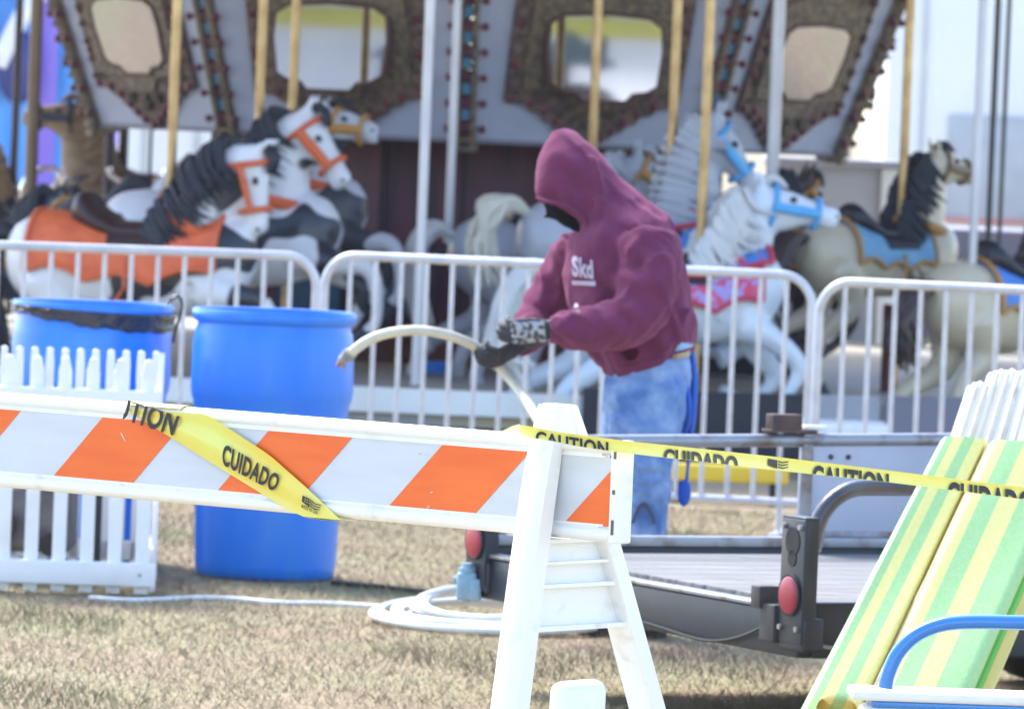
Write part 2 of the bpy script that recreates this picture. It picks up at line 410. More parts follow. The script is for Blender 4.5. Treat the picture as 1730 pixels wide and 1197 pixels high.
for px,py,h in ((876,880,.012),(901,880,.010)):
    c=PPL(px,py,L(0,-.115,0),bn); m.box(c,(.0022,.001,h),(bx,bn,UP))
# ------------------------------------------------------------ caution tape wrapped on the board
TP=L(0,-.0262,0)
def onboard(px,py,off=0):
    return PPL(px,py,TP-bn*off,bn)
up=[(214,689),(262,693),(348,699),(400,732),(455,768),(520,825),(576,878)]
lo=[(214,690.5),(250,716),(300,745),(355,780),(430,826),(478,856),(512,872)]
def poly_at(pl,t):
    x=t*(len(pl)-1); i=min(int(x),len(pl)-2); f=x-i; return lerp(pl[i][0],pl[i+1][0],f),lerp(pl[i][1],pl[i+1][1],f)
m=MB(); rows=28; cols_=8; vs=[]
for i in range(rows+1):
    t=i/rows; a=poly_at(up,t); b=poly_at(lo,t)
    for j in range(cols_+1):
        s=j/cols_; x=lerp(a[0],b[0],s); y=lerp(a[1],b[1],s)
        vs.append(onboard(x,y,.0035*math.sin(s*9+t*5)*math.sin(math.pi*t)+.0012))
fs=[(i*(cols_+1)+j,i*(cols_+1)+j+1,(i+1)*(cols_+1)+j+1,(i+1)*(cols_+1)+j) for i in range(rows) for j in range(cols_)]
tp=thing('caution_tape','yellow caution tape wrapped diagonally across the striped board','tape',tuple(onboard(400,780)))
m.add(vs,fs); build('ribbon',m,tape_g,tp)
m=MB()                                                   # back run over the top rim and hanging end under the board
m.rings([[L(bpx(214,689)+dx,n_,z_) for dx in (0,.03,.09,.16)] for n_,z_ in ((-.0262,zt-.004),(-.010,zt+.0018),(.012,zt+.002),(.028,zt-.008),(.030,zb+.02))],False,False)
build('ribbon_wrap',m,tape_y,tp); m=MB()
m.rings([[onboard(x,y,.002) for x,y in ((512,873),(545,878),(576,880))],[L(bpx(560,880)+dx,.0,zb-.003) for dx in (-.05,.0,.06)]],False,False)
build('ribbon_tail',m,tape_y,tp)
m=MB()
put_text(m,'CAUTION',lambda u,v: onboard(*quad((155,650),(306,697),(292,736),(150,690))(u,v),.0065),.035,umin=.40,vmax=.84)
put_text(m,'CUIDADO',lambda u,v: onboard(*quad((378,748),(475,803),(464,831),(374,784))(u,v),.0065),.035)
build('lettering',m,ink,tp)
def flag(m,fn,mi=None):
    m.add([fn(*p) for p in ((0,.35),(.45,.12),(.45,.95),(0,1))],[(0,1,2,3)],mi)
    for k in range(3):
        y=.80-.27*k; m.add([fn(*p) for p in ((.48,y),(.7,y-.10),(1,y+.08),(1,y+.18),(.7,y+.02),(.48,y+.12))],[(0,1,2,3,4,5)],mi)
m=MB(); fq=quad((511,836),(543,852),(538,866),(509,852)); flag(m,lambda u,v: onboard(*fq(u,v),.0065)); build('flag_mark',m,ink,tp)
m=MB(); fs_=quad((513,838),(526,844),(525,854),(512,848))
for i in range(3):
    for j in range(2):
        u=.22+.28*i; v=.3+.4*j; m.add([onboard(*fs_(u+.07*math.cos(t),v+.1*math.sin(t)),.0072) for t in [k*1.257 for k in range(5)]],[(0,1,2,3,4)])
build('flag_star',m,tape_y,tp)
m=MB(); put_text(m,'MADE IN USA',lambda u,v: onboard(*quad((510,851),(537,862),(536,869),(509,857))(u,v),.0065),.02); build('small_print',m,ink,tp)

# second tape: from the barricade head off to the right
tp2=thing('caution_tape','taut yellow caution tape stretching from barricade top to the right','tape',tuple(P(960,745,13.2)))
U2=[(836,731),(852,727),(876,717),(892,719),(930,727),(972,733),(1055,744),(1180,757),(1310,771),(1500,794),(1730,823),(2000,858)]
L2=[(840,733),(856,733),(878,735),(895,739),(930,744),(972,753),(1040,763),(1180,779),(1310,794),(1500,814),(1730,843),(2000,878)]
D2=[13.40,13.33,13.14,13.1,13.09,13.10,13.12,13.35,13.7,13.95,14.2,14.5]
def t2(x,v,off=0):                                        # x picture column, v 0 bottom..1 top
    def it(pl,k=1):
        for i in range(len(pl)-1):
            if pl[i][0]<=x<=pl[i+1][0] or i==len(pl)-2:
                f=(x-pl[i][0])/(pl[i+1][0]-pl[i][0]); return pl[i][1]+(pl[i+1][1]-pl[i][1])*f, D2[i]+(D2[i+1]-D2[i])*f
    yu,d=it(U2); yl,_=it(L2); return P(x,lerp(yl,yu,v),d-off+.004*math.sin(v*3.1))
m=MB(); xs=list(range(878,2000,12)); vs=[]
for x in xs:
    for k in range(6): vs.append(t2(x,k/5+ (.03*math.sin(x*.02) if 0<k<5 else 0)))
m.add(vs,[(i*6+k,i*6+k+1,(i+1)*6+k+1,(i+1)*6+k) for i in range(len(xs)-1) for k in range(5)])
# twist round the left side of the leg
tw=[(836,731,733,13.42),(850,727,735,13.36),(866,719,731,13.27),(878,716,734,13.16)]
m.rings([[P(x,a,d),P(x+3,(a+b)/2,d-.01),P(x,b,d)] for x,a,b,d in tw],False,False)
rb=build('ribbon',m,M('bright_yellow_tape',(.88,.80,.20),.35,col2=(.84,.73,.14),vs=6),tp2)
m=MB()
for tx,x0,x1,vm in (('CAUTION',905,1028,.42),('CUIDADO',1122,1247,.48),('CAUTION',1373,1502,.60),('CUIDADO',1601,1745,.70),('CAUTION',1835,1960,.7)):
    put_text(m,tx,lambda u,v,x0=x0,x1=x1,vm=vm: t2(x0+(x1-x0)*u, .03+(v-vm)/(1-vm)*.70,.005),.04,vmin=vm,slices=14)
build('lettering',m,ink,tp2)
m=MB(); flag(m,lambda u,v: t2(1298+34*u,.05+.75*v,.005)); build('flag_mark',m,ink,tp2)
m=MB()
for i in range(3):
    for j in range(2): m.add([t2(1302+4.5*i+1.2*math.cos(k*1.257),.42+.22*j+.05*math.sin(k*1.257),.006) for k in range(5)],[(0,1,2,3,4)])
build('flag_star',m,tape_y,tp2)
# ------------------------------------------------------------ crowd barriers
def arc(c,a,b,r,t0,t1,n=8): return [Vector(c)+Vector(a)*math.cos(lerp(t0,t1,i/n))*r+Vector(b)*math.sin(lerp(t0,t1,i/n))*r for i in range(n+1)]
def barrier(x0,x1,d0,d1,n,label,first):
    A=PZ(x0,.6,d0); B=PZ(x1,.6,d1); A.z=B.z=0; ax=(B-A); W=ax.length; ax.normalize(); nn=Vector((-ax.y,ax.x,0))
    t=thing('crowd_barrier',label,'barrier',tuple((A+B)/2),group='steel crowd barriers along the carousel')
    zt_,zb_,r=1.065,.14,.13
    p=[A+UP*.02,A+UP*(zt_-r)]+arc(A+ax*r+UP*(zt_-r),-ax,UP,r,0,math.pi/2)[1:]+arc(B-ax*r+UP*(zt_-r),UP,ax,r,0,math.pi/2)+[B+UP*.02]
    m=MB(); m.tube(p,.0185,12,up=nn); build('frame',m,galv,t)
    m=MB(); m.tube([A+UP*zb_,B+UP*zb_],.016,10); build('bottom_rail',m,galv,t)
    for q in (A,B):
        m=MB(); m.bbox(q+ax*(.1 if q is A else -.1)+UP*.012,(.04,.44,.018),(ax,nn,UP),r=.004); m.tube([q+ax*(.1 if q is A else -.1)+UP*.012,q+ax*(.1 if q is A else -.1)+UP*zb_],.013,8)
        build('foot',m,galv,t)
    for i in range(1,n):
        s=W*i/n; q=A+ax*s; h=zt_-.004
        if s<r: h=zt_-r+math.sqrt(max(0,r*r-(r-s)**2))
        if W-s<r: h=zt_-r+math.sqrt(max(0,r*r-(r-W+s)**2))
        m=MB(); m.tube([q+UP*zb_,q+UP*h],.0105,10); build('bar',m,galv,t)
barrier(-330,529,26.0,26.4,19,'steel crowd barrier behind the two blue barrels',1)
barrier(543,1366,26.8,26.5,19,'steel crowd barrier directly behind the person in the maroon hoodie',0)
barrier(1378,2200,25.7,25.2,19,'steel crowd barrier behind the flatbed trailer panel, right of the person',0)

# ------------------------------------------------------------ blue barrels
def barrel(px,d,zt_,label,liner):
    c=PZ(px,0,d); c.z=0
    t=thing('plastic_barrel',label,'barrel',tuple(c),group='blue plastic barrels')
    k=zt_/.93; r=.29
    pr=[(0,.004),(.225,.0),(.244,.012),(.250,.05),(.258,.30),(.272,.55),(.276,.60),(.284,.62),(.288,.65),(.287,.72),(.285,.80),(.280,.845),(.272,.865),(.272,.875),(.288,.885),(.292,.90),(.291,.915),(.285,.922),(.268,.92),(.262,.88),(.262,.3),(.2,.05),(0,.05)]
    m=MB(); m.lathe([(a,b*k) for a,b in pr],c,64); build('shell',m,blue_pl,t,angle=50)
    if liner:
        m=MB(); rr=[]                                   # film folded out below the rim, deepest at the camera-right side
        for q in range(7):
            ring=[]
            for j in range(96):
                a=2*math.pi*j/96; s_=(1+math.cos(a+.55))/2
                top=zt_-.012-.028*s_; dp=.016+.048*s_+.004*math.sin(a*11)+.003*math.sin(a*29)
                z=top-dp*q/6; rad=.2975-.006*(q/6)+.0035*math.sin(a*21+q)+.003*math.sin(a*7)+(.004 if q in(1,5) else 0)
                ring.append(c+Vector((rad*math.cos(a),rad*math.sin(a),z)))
            rr.append(ring)
        m.rings(rr,True,False); build('bag_liner',m,bag,t)
        m=MB(); m.tube(curve([c+Vector((.27,-.12,zt_)),c+Vector((.31,-.12,zt_+.03)),c+Vector((.325,-.10,zt_-.01)),c+Vector((.305,-.12,zt_-.10)),c+Vector((.30,-.12,zt_-.14))]),.006,6); build('bag_knot',m,bag,t)
    return t
barrel(447,23.1,.955,'open blue plastic barrel standing right of the white picket fence',False)
barrel(141,23.5,.945,'blue plastic barrel with a black bag liner, behind the white picket fence',True)

# ------------------------------------------------------------ picket fences
def picket(name_lbl,x0,x1,d0,d1,xs,h,hr,w=.046,grp='white picket fence panels'):
    A=PZ(x0,.4,d0); B=PZ(x1,.4,d1); A.z=B.z=0; ax=(B-A); W=ax.length; ax.normalize(); nn=Vector((-ax.y,ax.x,0))
    t=thing('picket_fence',name_lbl,'fence',tuple((A+B)/2),group=grp)
    for z0,z1 in hr:
        m=MB(); m.bbox((A+B)/2+UP*(z0+z1)/2-nn*(.030 if w>.04 else 0),(W,.03,z1-z0),(ax,nn,UP),r=.005); build('rail',m,white_pt,t)
    for s in xs:
        q=A+ax*s-nn*.003; m=MB()
        tip=[(-w/2,.01),(w/2,.01),(w/2,h-.05),(.012,h-.006),(0,h),(-.012,h-.006),(-w/2,h-.05)]
        m.prism([q+ax*x+UP*z-nn*.012 for x,z in tip],nn*.052); build('picket',m,white_pt,t,smooth=False)
    return t,A,ax,nn
s1=1/502.
t_,A_,ax_,nn_=picket('near white picket fence panel in front of the blue barrels',-90,268,21.9,21.95,[.012+.0935*i for i in range(8)],.80,[(.035,.115),(.62,.695)])
m=MB()
for x in (.66,.12): 
    m.tube([A_+ax_*x+UP*.075-nn_*.050,A_+ax_*x+UP*.075-nn_*.044],.006,8)
build('bolt',m,worn_st,t_)
picket('rear white picket fence panel between near fence and the barrels',-60,262,22.9,22.95,[.02+.0535*i*1.0 for i in range(13)],.79,[(.05,.12),(.56,.62)],w=.030)
m_c=[PZ(266,0,21.97),PZ(262,0,22.9)]
# return panel joining the two
def side():
    A=PZ(258,.4,22.02); B=PZ(262,.4,22.85); A.z=B.z=0; ax=(B-A); W=ax.length; ax.normalize(); nn=Vector((-ax.y,ax.x,0))
    t=thing('picket_fence','short white picket fence side closing the enclosure end','fence',tuple((A+B)/2),group='white picket fence panels')
    for z0,z1 in ((.09,.16),(.60,.67)):
        m=MB(); m.bbox((A+B)/2+UP*(z0+z1)/2,(W,.03,z1-z0),(ax,nn,UP),r=.005); build('rail',m,white_pt,t)
    for i in range(7):
        q=A+ax*(.06+i*(W-.12)/6); m=MB(); h=.79; w=.046
        m.prism([q+ax*x+UP*z-nn*.02 for x,z in [(-w/2,.01),(w/2,.01),(w/2,h-.05),(0,h),(-w/2,h-.05)]],nn*.018); build('picket',m,white_pt,t,smooth=False)
side()
# grey machine inside the fence
c=PZ(40,0,22.45); c.z=0
g_=thing('generator','dark portable generator with grey lid inside the picket fence','generator',tuple(c))
m=MB(); m.bbox(c+UP*.22,(.34,.30,.22),r=.03); build('engine',m,M('dark_grey_metal',(.05,.05,.06),.5,col2=(.11,.11,.12),vs=12),g_)
m=MB(); m.bbox(c+Vector((.06,0,.60)),(.42,.36,.07),r=.015); build('lid',m,M('grey_lid',(.22,.22,.24),.6),g_)
m=MB()
for sx in (-.2,.24):
    for sy in (-.15,.15): m=MB(); m.tube([c+Vector((sx,sy,.0)),c+Vector((sx,sy,.58))],.012,8); build('leg',m,trail_m,g_)
m=MB(); m.tube([c+Vector((-.09,-.16,.2)),c+Vector((-.09,-.20,.2))],.07,16); m.tube([c+Vector((.1,-.16,.14)),c+Vector((.1,-.18,.14))],.04,16); build('pulley',m,black,g_)

# ------------------------------------------------------------ hoses on the ground
def gpt(px,py,z=.018):
    return PPL(px,py,Vector((0,0,z)),UP)
m=MB(); m.tube(curve([gpt(x,y,.006) for x,y in ((150,1010),(230,1014),(330,1010),(400,1012),(470,1018),(560,1020),(650,1026),(700,1034))]),.010,8)
o=build('hose',m,hose_w,loc=gpt(400,1012)); tag(o,'white hose lying straight across the dry grass by the barrels','hose')
# coil
cc=PZ(842,0,21.3); m=MB(); pts=[]
turns=7.0
for i in range(int(turns*40)):
    a=i/40*2*math.pi; q=i/(turns*40); r=.42+.03*math.sin(q*16)-.20*q
    wob=.02*math.sin(a*.37+1)
    pts.append(Vector((cc.x+wob+math.cos(a)*r*1.0, cc.y+math.sin(a)*r*1.05+.03*math.sin(q*11), .014+.010*q*turns*.5+(.5+.5*math.sin(a+.3))*(.02+.055*q+.012*math.sin(a*.23)))))
m.tube(pts,.0115,8); o=build('coiled_hose',m,hose_w,loc=Vector((cc.x,cc.y,0))); tag(o,'white hose coiled on the grass behind the trailer corner','hose')
m=MB(); m.tube(curve([gpt(560,984,.012),gpt(640,990,.012),gpt(690,996,.012),gpt(760,1003,.012)]),.008,6)
o=build('cable',m,black,loc=gpt(640,990)); tag(o,'thin black cable on the grass beside the coiled hose','cable')
# small light blue valve box beside the trailer
c2=PZ(787,.255,18.95)
v_=thing('valve','pale blue pump fitting hooked on the rear corner of the trailer','valve',tuple(c2))
lb=M('pale_blue_enamel',(.20,.36,.48),.6,col2=(.30,.42,.50),vs=30)
m=MB(); m.bbox(c2+UP*.045,(.058,.055,.08),r=.010); m.bbox(c2+Vector((.026,-.01,.035)),(.035,.04,.065),r=.008); build('body',m,lb,v_)
m=MB(); m.tube([c2+UP*.083,c2+UP*.098],.026,14); m.tube([c2+UP*.098,c2+UP*.112],.016,10); build('cap',m,lb,v_)
m=MB(); m.tube([c2+Vector((-.038,0,.06)),c2+Vector((.05,0,.06))],.013,10); m.tube([c2,c2+UP*.02],.014,10); build('pipe',m,lb,v_)

# ------------------------------------------------------------ trailer
TN=PZ(1366,.3,17.3); TN.z=0
rv=Vector((.451,-.893,0)); ln=Vector((.893,.451,0))        # across the rear (towards camera), along the bed
TW=1.90; TF=TN-rv*TW
def T(l,c_,z): return TF+ln*l+rv*c_+UP*z                   # l along bed, c_ from far side
tr=thing('flatbed_trailer','dark steel utility trailer with pipe rails and wooden deck','trailer',tuple(T(0,TW/2,0)))
ax3=(ln,rv,UP); TLn=3.4
m=MB(); m.bbox(T(TLn/2,0,.35),(TLn,.05,.15),ax3,r=.008); m.bbox(T(TLn/2,TW,.34),(TLn,.05,.15),ax3,r=.008)
m.bbox(T(0,TW/2,.325),(.08,TW+.02,.12),ax3,r=.008); m.bbox(T(TLn,TW/2,.34),(.06,TW,.14),ax3,r=.008)

fr=build('frame',m,trail_m,tr)
m=MB(); m.bbox(T(-.022,TW/2-.04,.392),(.05,TW-.12,.012),ax3,r=.003); build('worn_edge',m,worn_st,fr)
m=MB(); m.bbox(T(TLn/2,.02,.435),(TLn,.055,.03),ax3,r=.004); build('side_strip',m,worn_st,fr)
m=MB()
for i in range(11):
    m.bbox(T(TLn/2,.11+i*.168,.385),(TLn-.12,.165,.035),ax3,r=.003)
build('deck',m,wood_g,tr)
# far side rail + solid panel
m=MB(); m.tube([T(.03,0,.72),T(TLn,0,.78)],.020,10); 
for l in (.03,2.2): m.tube([T(l,0,.42),T(l,0,.74)],.018,8)
build('side_rail',m,worn_st,tr)
m=MB(); m.bbox(T(2.12,.0,.60),(2.2,.012,.30),ax3,r=.002); pn=build('side_panel',m,grey_pn,tr); tag(pn,'grey sheet panel with rusty lower edge')
m=MB(); m.bbox(T(1.04,.0,.60),(.035,.03,.32),ax3,r=.004); build('panel_post',m,worn_st,pn)
m=MB(); m.bbox(T(2.1,-.0,.459),(2.1,.018,.018),ax3,r=.002); m.bbox(T(2.1,.0,.735),(2.0,.018,.012),ax3,r=.002); build('rusty_strip',m,M('panel_rust',(.20,.12,.10),.8,col2=(.36,.36,.42),vs=7,thr=(.4,.55)),pn)
m=MB()
for l in (1.12,1.18): m.tube([T(l,.012,.69),T(l,.007,.69)],.008,8)
build('bolt',m,trail_m,pn)
m=MB(); m.bbox(T(.96,0,.790),(.10,.05,.05),ax3,r=.004); m.bbox(T(.98,0,.765),(.16,.06,.010),ax3,r=.002); build('latch_box',m,rust,tr)
m=MB(); m.bbox(T(1.07,-.01,.776),(.07,.035,.014),ax3,r=.002); build('latch_plate',m,M('bright_steel',(.75,.75,.77),.3,metal=.3),tr)
# near side rail
m=MB(); m.tube([T(0,TW,.55)]+arc(T(.15,TW,.575),-ln,UP,.145,0,math.pi/2,10)+[T(TLn,TW,.745)],.023,12)
m.tube([T(1.7,TW,.40),T(1.7,TW,.73)],.02,8)
build('side_rail',m,worn_st if False else M('grey_pipe',(.13,.14,.17),.35,metal=.4,col2=(.07,.07,.09),vs=5),tr)
# rear light posts
def lightpost(cc_,lbl):
    m=MB(); hw=.075
    a=T(-.055,cc_,0)
    # face plate with cut outs is built from a bent channel
    m.bbox(a+UP*.47,(.010,.126,.33),ax3,r=.003)
    m.bbox(a+ln*.020+rv*.060+UP*.47,(.036,.008,.33),ax3,r=.002); m.bbox(a+ln*.020-rv*.060+UP*.47,(.036,.008,.33),ax3,r=.002)
    m.bbox(a+ln*.018+UP*.638,(.044,.128,.008),ax3,r=.002)
    m.bbox(a+ln*.032+UP*.330,(.065,.135,.09),ax3,r=.01)
    p=build('light_post',m,trail_m,tr)
    m=MB(); m.tube([a-ln*.006+UP*.432,a-ln*.014+UP*.432],.056,24,up=UP); build('lamp_ring',m,black,p)
    m=MB(); rr=[]
    for k in range(6):
        t=k/5*1.45; rr.append((a-ln*(.014+.007*math.sin(t))+UP*.432, UP*.050*math.cos(t), rv*.050*math.cos(t)))
    m.loft(rr,24); build('tail_light',m,red_l,p)
    m=MB(); m.tube([a-ln*.0055+UP*.575,a-ln*.0075+UP*.575],.038,16,up=UP); m.tube([a-ln*.0055+UP*.53,a-ln*.0075+UP*.53],.022,12,up=UP); build('plate_hole',m,black,p)
lightpost(TW-.0,''); lightpost(.02,'')
for cc_,z_ in ((TW-.045,.615),(TW+.045,.615),(TW-.045,.345),(TW+.045,.345)):
    m=MB(); m.tube([T(-.061,cc_,z_),T(-.070,cc_,z_)],.008,6); build('bolt',m,worn_st,tr)
m=MB(); m.tube(curve([T(-.01,TW-.08,.43),T(-.055,TW-.14,.34),T(-.05,TW-.45,.27),T(-.045,TW-.9,.285),T(-.05,TW-1.4,.262),T(-.01,.15,.30)]),.005,6); build('wiring',m,black,tr)
m=MB(); m.bbox(T(-.05,TW-.16,.415),(.06,.05,.06),ax3,r=.004); m.bbox(T(-.05,TW-.11,.35),(.04,.08,.10),ax3,r=.004); build('hinge',m,M('dark_hinge',(.06,.045,.045),.7,col2=(.035,.035,.04),vs=30),tr)
m=MB(); m.tube(curve([T(.02,TW+.04,.30),T(.10,TW+.06,.28),T(.14,TW+.06,.20),T(.11,TW+.05,.14)]),.006,6); build('safety_chain',m,worn_st,tr)
# wheels, fender and axle
for c_ in (-.13,TW+.13):
    q=T(2.0,c_,.30); s_=1 if c_>0 else -1
    m=MB(); rr=[]
    prof=[(-.09,.15),(-.10,.22),(-.095,.275),(-.06,.30),(0,.305),(.06,.30),(.095,.275),(.10,.22),(.09,.15)]
    for x,r in prof: rr.append((q+rv*x, ln*r, UP*r))
    m.loft(rr,36); wh=build('wheel',m,black,tr)
    m=MB(); m.loft([(q+rv*s_*.07,ln*.15,UP*.15),(q+rv*s_*.10,ln*.15,UP*.15),(q+rv*s_*.08,ln*.12,UP*.12),(q+rv*s_*.095,ln*.04,UP*.04)],24); build('rim',m,white_pt,wh)
    m=MB(); m.rings([[q+ln*math.cos(t)*.37+UP*math.sin(t)*.37+rv*o_ for t in [math.pi*k/12 for k in range(13)]] for o_ in (-.12,.12)],False,False); build('fender',m,trail_m,tr)
m=MB(); m.tube([T(2.0,-.1,.30),T(2.0,TW+.1,.30)],.03,10); m.tube([T(TLn,.2,.34),T(TLn+1.1,TW/2,.34),T(TLn,TW-.2,.34)],.035,8); m.tube([T(TLn+1.0,TW/2,.34),T(TLn+1.0,TW/2,.02)],.03,8); build('axle_and_tongue',m,trail_m,tr)

# ------------------------------------------------------------ striped mats leaning on the trailer
gm=M('green_vinyl',(.13,.40,.14),.5,col2=(.22,.50,.25),vs=60,thr=(.4,.7)); gm2=M('mint_vinyl',(.34,.57,.22),.6,col2=(.42,.63,.30),vs=90,thr=(.3,.8),bump=.08,bs=150)
ym=M('yellow_vinyl',(.76,.67,.20),.6,col2=(.80,.73,.32),vs=90,thr=(.3,.8),bump=.08,bs=150); yd=M('gold_edge',(.58,.36,.02),.5,col2=(.66,.46,.04),vs=20)
def mat(label,tl,tr_,br,bl,dt,db,stripes,th,thing_tag,nx=4,edge=1):
    a=P(*tl,dt); b=P(*tr_,dt+.02); c=P(*br,db+.02); d=P(*bl,db)
    t=thing('striped_mat',label,'mat',tuple((c+d)/2),group='green and yellow striped mats leaning on the trailer')
    nrm=((b-a).cross(d-a)).normalized()
    if nrm.y>0: nrm=-nrm
    cuts=[0]; 
    for w_,_ in stripes: cuts.append(cuts[-1]+w_)
    K=14
    def pt(u,v,off=0):
        q=(a.lerp(b,u)).lerp(d.lerp(c,u),v)
        e=max(0,1-min(u,1-u)/.10); return q+nrm*(off-th*.5*e*e + .004*math.sin(v*7+u*3))
    for i,(w_,mt) in enumerate(stripes):
        m=MB(); us=[cuts[i]+(cuts[i+1]-cuts[i])*k/8 for k in range(9)]
        m.rings([[pt(u,v/K) for u in us] for v in range(K+1)],False,False); o=build('stripe',m,mt,t)
    m=MB(); N_=14
    for k,u in enumerate((0,1)):
        m.rings([[pt(u,v/K,-th*q/4) for q in range(5)] for v in range(K+1)],False,False)
    for v in (0,1):
        m.rings([[pt(u/12,v,-(.0 if q==0 else th)) for u in range(13)] for q in range(2)],False,False)
    m.rings([[pt(u/12,v/K,-th) for u in range(13)] for v in range(K+1)],False,False)
    build('edge_binding',m,yd,t)
    return t,pt
mat('left striped mat nearest the trailer tail light',(1592,736),(1670,742),(1424,1262),(1318,1262),17.15,16.45,[(.25,gm2),(.22,ym),(.23,gm2),(.30,ym)],.05,1)
t_,pt_=mat('right striped mat, behind the blue pipe handle',(1671,742),(1822,752),(1602,1262),(1426,1262),17.15,16.45,[(.20,ym),(.20,gm2),(.22,ym),(.38,gm2)],.05,1)
m=MB(); m.tube([pt_(1.02,v/10,-.01) for v in range(11)],.012,8); build('piping',m,M('green_piping',(.12,.45,.05),.5),t_)
mat('hindmost striped mat showing only a yellow edge',(1826,752),(1856,752),(1640,1262),(1606,1262),17.35,16.62,[(.5,ym),(.5,ym)],.05,1)
# rolled curl at the foot of the left mat
m=MB(); q0=P(1395,1200,16.5)
rr=[]
for i in range(3):
    base=P(1376+0*i,1212,16.50+i*.02-.02); 
m.rings([[P(1378+35*(1-math.cos(t)),1200-30*math.sin(t),dd) for t in [math.pi*k/12 for k in range(13)]] for dd in (16.36,16.50,16.56)],False,False)
o=build('mat_strap',m,yd,loc=P(1410,1200,16.4)); tag(o,'yellow loop strap at the foot of the left striped mat','strap')

# white picket bundle leaning behind the mats
def bundle():
    c0=P(1680,745,17.6)
    t=thing('picket_bundle','bundle of white wooden pickets leaning above the striped mats','pickets',(c0.x,c0.y,0),)
    tops=[(1648,652),(1656,647),(1665,652),(1674,648),(1683,630),(1692,627),(1701,632),(1710,626),(1720,633),(1730,628),(1742,634),(1756,640)]
    for i,(x,y) in enumerate(tops):
        d=17.5+.030*i; a=P(x,y,d); b=P(x-185+3*i,y+560,d-.35); ax=(b-a).normalized()
        sd_=Vector((1,0,0)); sd_=(sd_-ax*sd_.dot(ax)).normalized(); sd_=(sd_*.55+ax.cross(sd_)*.83).normalized(); nn=ax.cross(sd_)
        L_=(b-a).length; m=MB(); w_=.022
        pr=[(.004,0),(0,-w_*.8),(.010,-w_),(L_,-w_),(L_,w_),(.006,w_),(0,w_*.7)]
        m.prism([a+ax*u+sd_*v for u,v in pr],nn*.012); build('picket',m,white_pt if i%2 else M('gap_shade_white',(.70,.68,.64),.6,col2=(.50,.46,.42),vs=16,thr=(.5,.75)),t,smooth=False)  # alternate pickets coloured darker to read as shaded gaps between them
bundle()

# ------------------------------------------------------------ white cart with blue pipe handle
c=P(1620,1200,14.6); 
blue_pt=M('blue_enamel',(.03,.22,.62),.3,col2=(.025,.19,.56),coat=.6)
ct=thing('utility_cart','white cart with a bent blue pipe handle at lower right','cart',(c.x,c.y,0))
d0=14.6; zt2=P(1620,1174,d0).z
lx=P(1442,1170,d0).x; ax_c=Vector((.985,.05,0)).normalized(); nc=Vector((-ax_c.y,ax_c.x,0)); O2=Vector((lx,d0,0))
def C(a,b,z): return O2+ax_c*a+nc*b+UP*z
m=MB(); m.bbox(C(.42,.075,zt2-.012),(.84,.15,.024),(ax_c,nc,UP),r=.010); build('rim',m,white_pt,ct)
m=MB(); m.bbox(C(.44,.075,zt2-.031),(.79,.13,.014),(ax_c,nc,UP),r=.004); build('blue_band',m,blue_pt,ct)
m=MB(); m.bbox(C(.43,.075,zt2-.155),(.81,.135,.235),(ax_c,nc,UP),r=.02); build('tub',m,white_pt,ct)
for a in (.06,.80):
    for b in (.02,.13):
        m=MB(); m.tube([C(a,b,.0),C(a,b,zt2-.28)],.014,8); build('leg',m,blue_pt,ct)
hp=[P(1496,1162,d0),P(1500,1140,d0),P(1516,1104,d0),P(1545,1074,d0),P(1585,1056,d0),P(1635,1050,d0),P(1730,1051,d0),P(1800,1052,d0)]
hp=curve(hp,6); endp=hp[-1]; hp+= [endp+Vector((.06,0,-.01)),endp+Vector((.10,0,-.06)),Vector((endp.x+.11,endp.y,zt2-.01))]
m=MB(); m.tube(hp,.0168,14,up=nc); build('handle',m,blue_pt,ct)
# ------------------------------------------------------------ carousel
CD=37.0; CX=PZ(790,1.5,CD).x; CC=Vector((CX,CD,0))
car=thing('carousel','merry-go-round with mirrored centre panels, brass poles and canopy','carousel',tuple(CC))
PH=.305
m=MB(); m.lathe([(0,PH-.02),(5.0,PH-.02),(5.02,PH-.04),(5.02,PH-.18),(4.95,PH-.18)],CC,72); build('platform',m,M('platform_deck',(.40,.34,.22),.7,col2=(.29,.29,.30),vs=1.1,thr=(.4,.6)),car)
m=MB(); m.lathe([(5.01,PH),(5.06,PH),(5.07,PH-.12),(5.01,PH-.12)],CC,96); build('platform_edge',m,M('platform_white',(.74,.74,.73),.5,col2=(.62,.61,.58),vs=2),car)
m=MB()
for k in range(24):
    a=2*math.pi*k/24; m.tube([CC+Vector((4.5*math.cos(a),4.5*math.sin(a),0)),CC+Vector((4.5*math.cos(a),4.5*math.sin(a),PH-.1))],.05,8)
m.lathe([(4.3,.0),(4.3,PH-.1)],CC,48)
build('undercarriage',m,M('dark_maroon_frame',(.05,.02,.025),.7),car)
m=MB(); m.lathe([(1.42,PH),(1.42,1.9)],CC,20); build('drum',m,maroon,car,angle=5)
m=MB(); m.lathe([(1.47,PH+.0),(1.47,PH+.12),(1.43,PH+.12)],CC,20); m.lathe([(1.47,.95),(1.47,1.0),(1.43,1.0)],CC,20); build('drum_band',m,M('dark_red',(.12,.02,.03),.5),car)
m=MB()
for k in range(20):
    a=2*math.pi*k/20; 
    m.box(CC+Vector((1.44*math.cos(a),1.44*math.sin(a),1.1)),(.03,.03,1.5))
build('drum_batten',m,M('drum_batten_paint',(.03,.01,.016),.6),car)
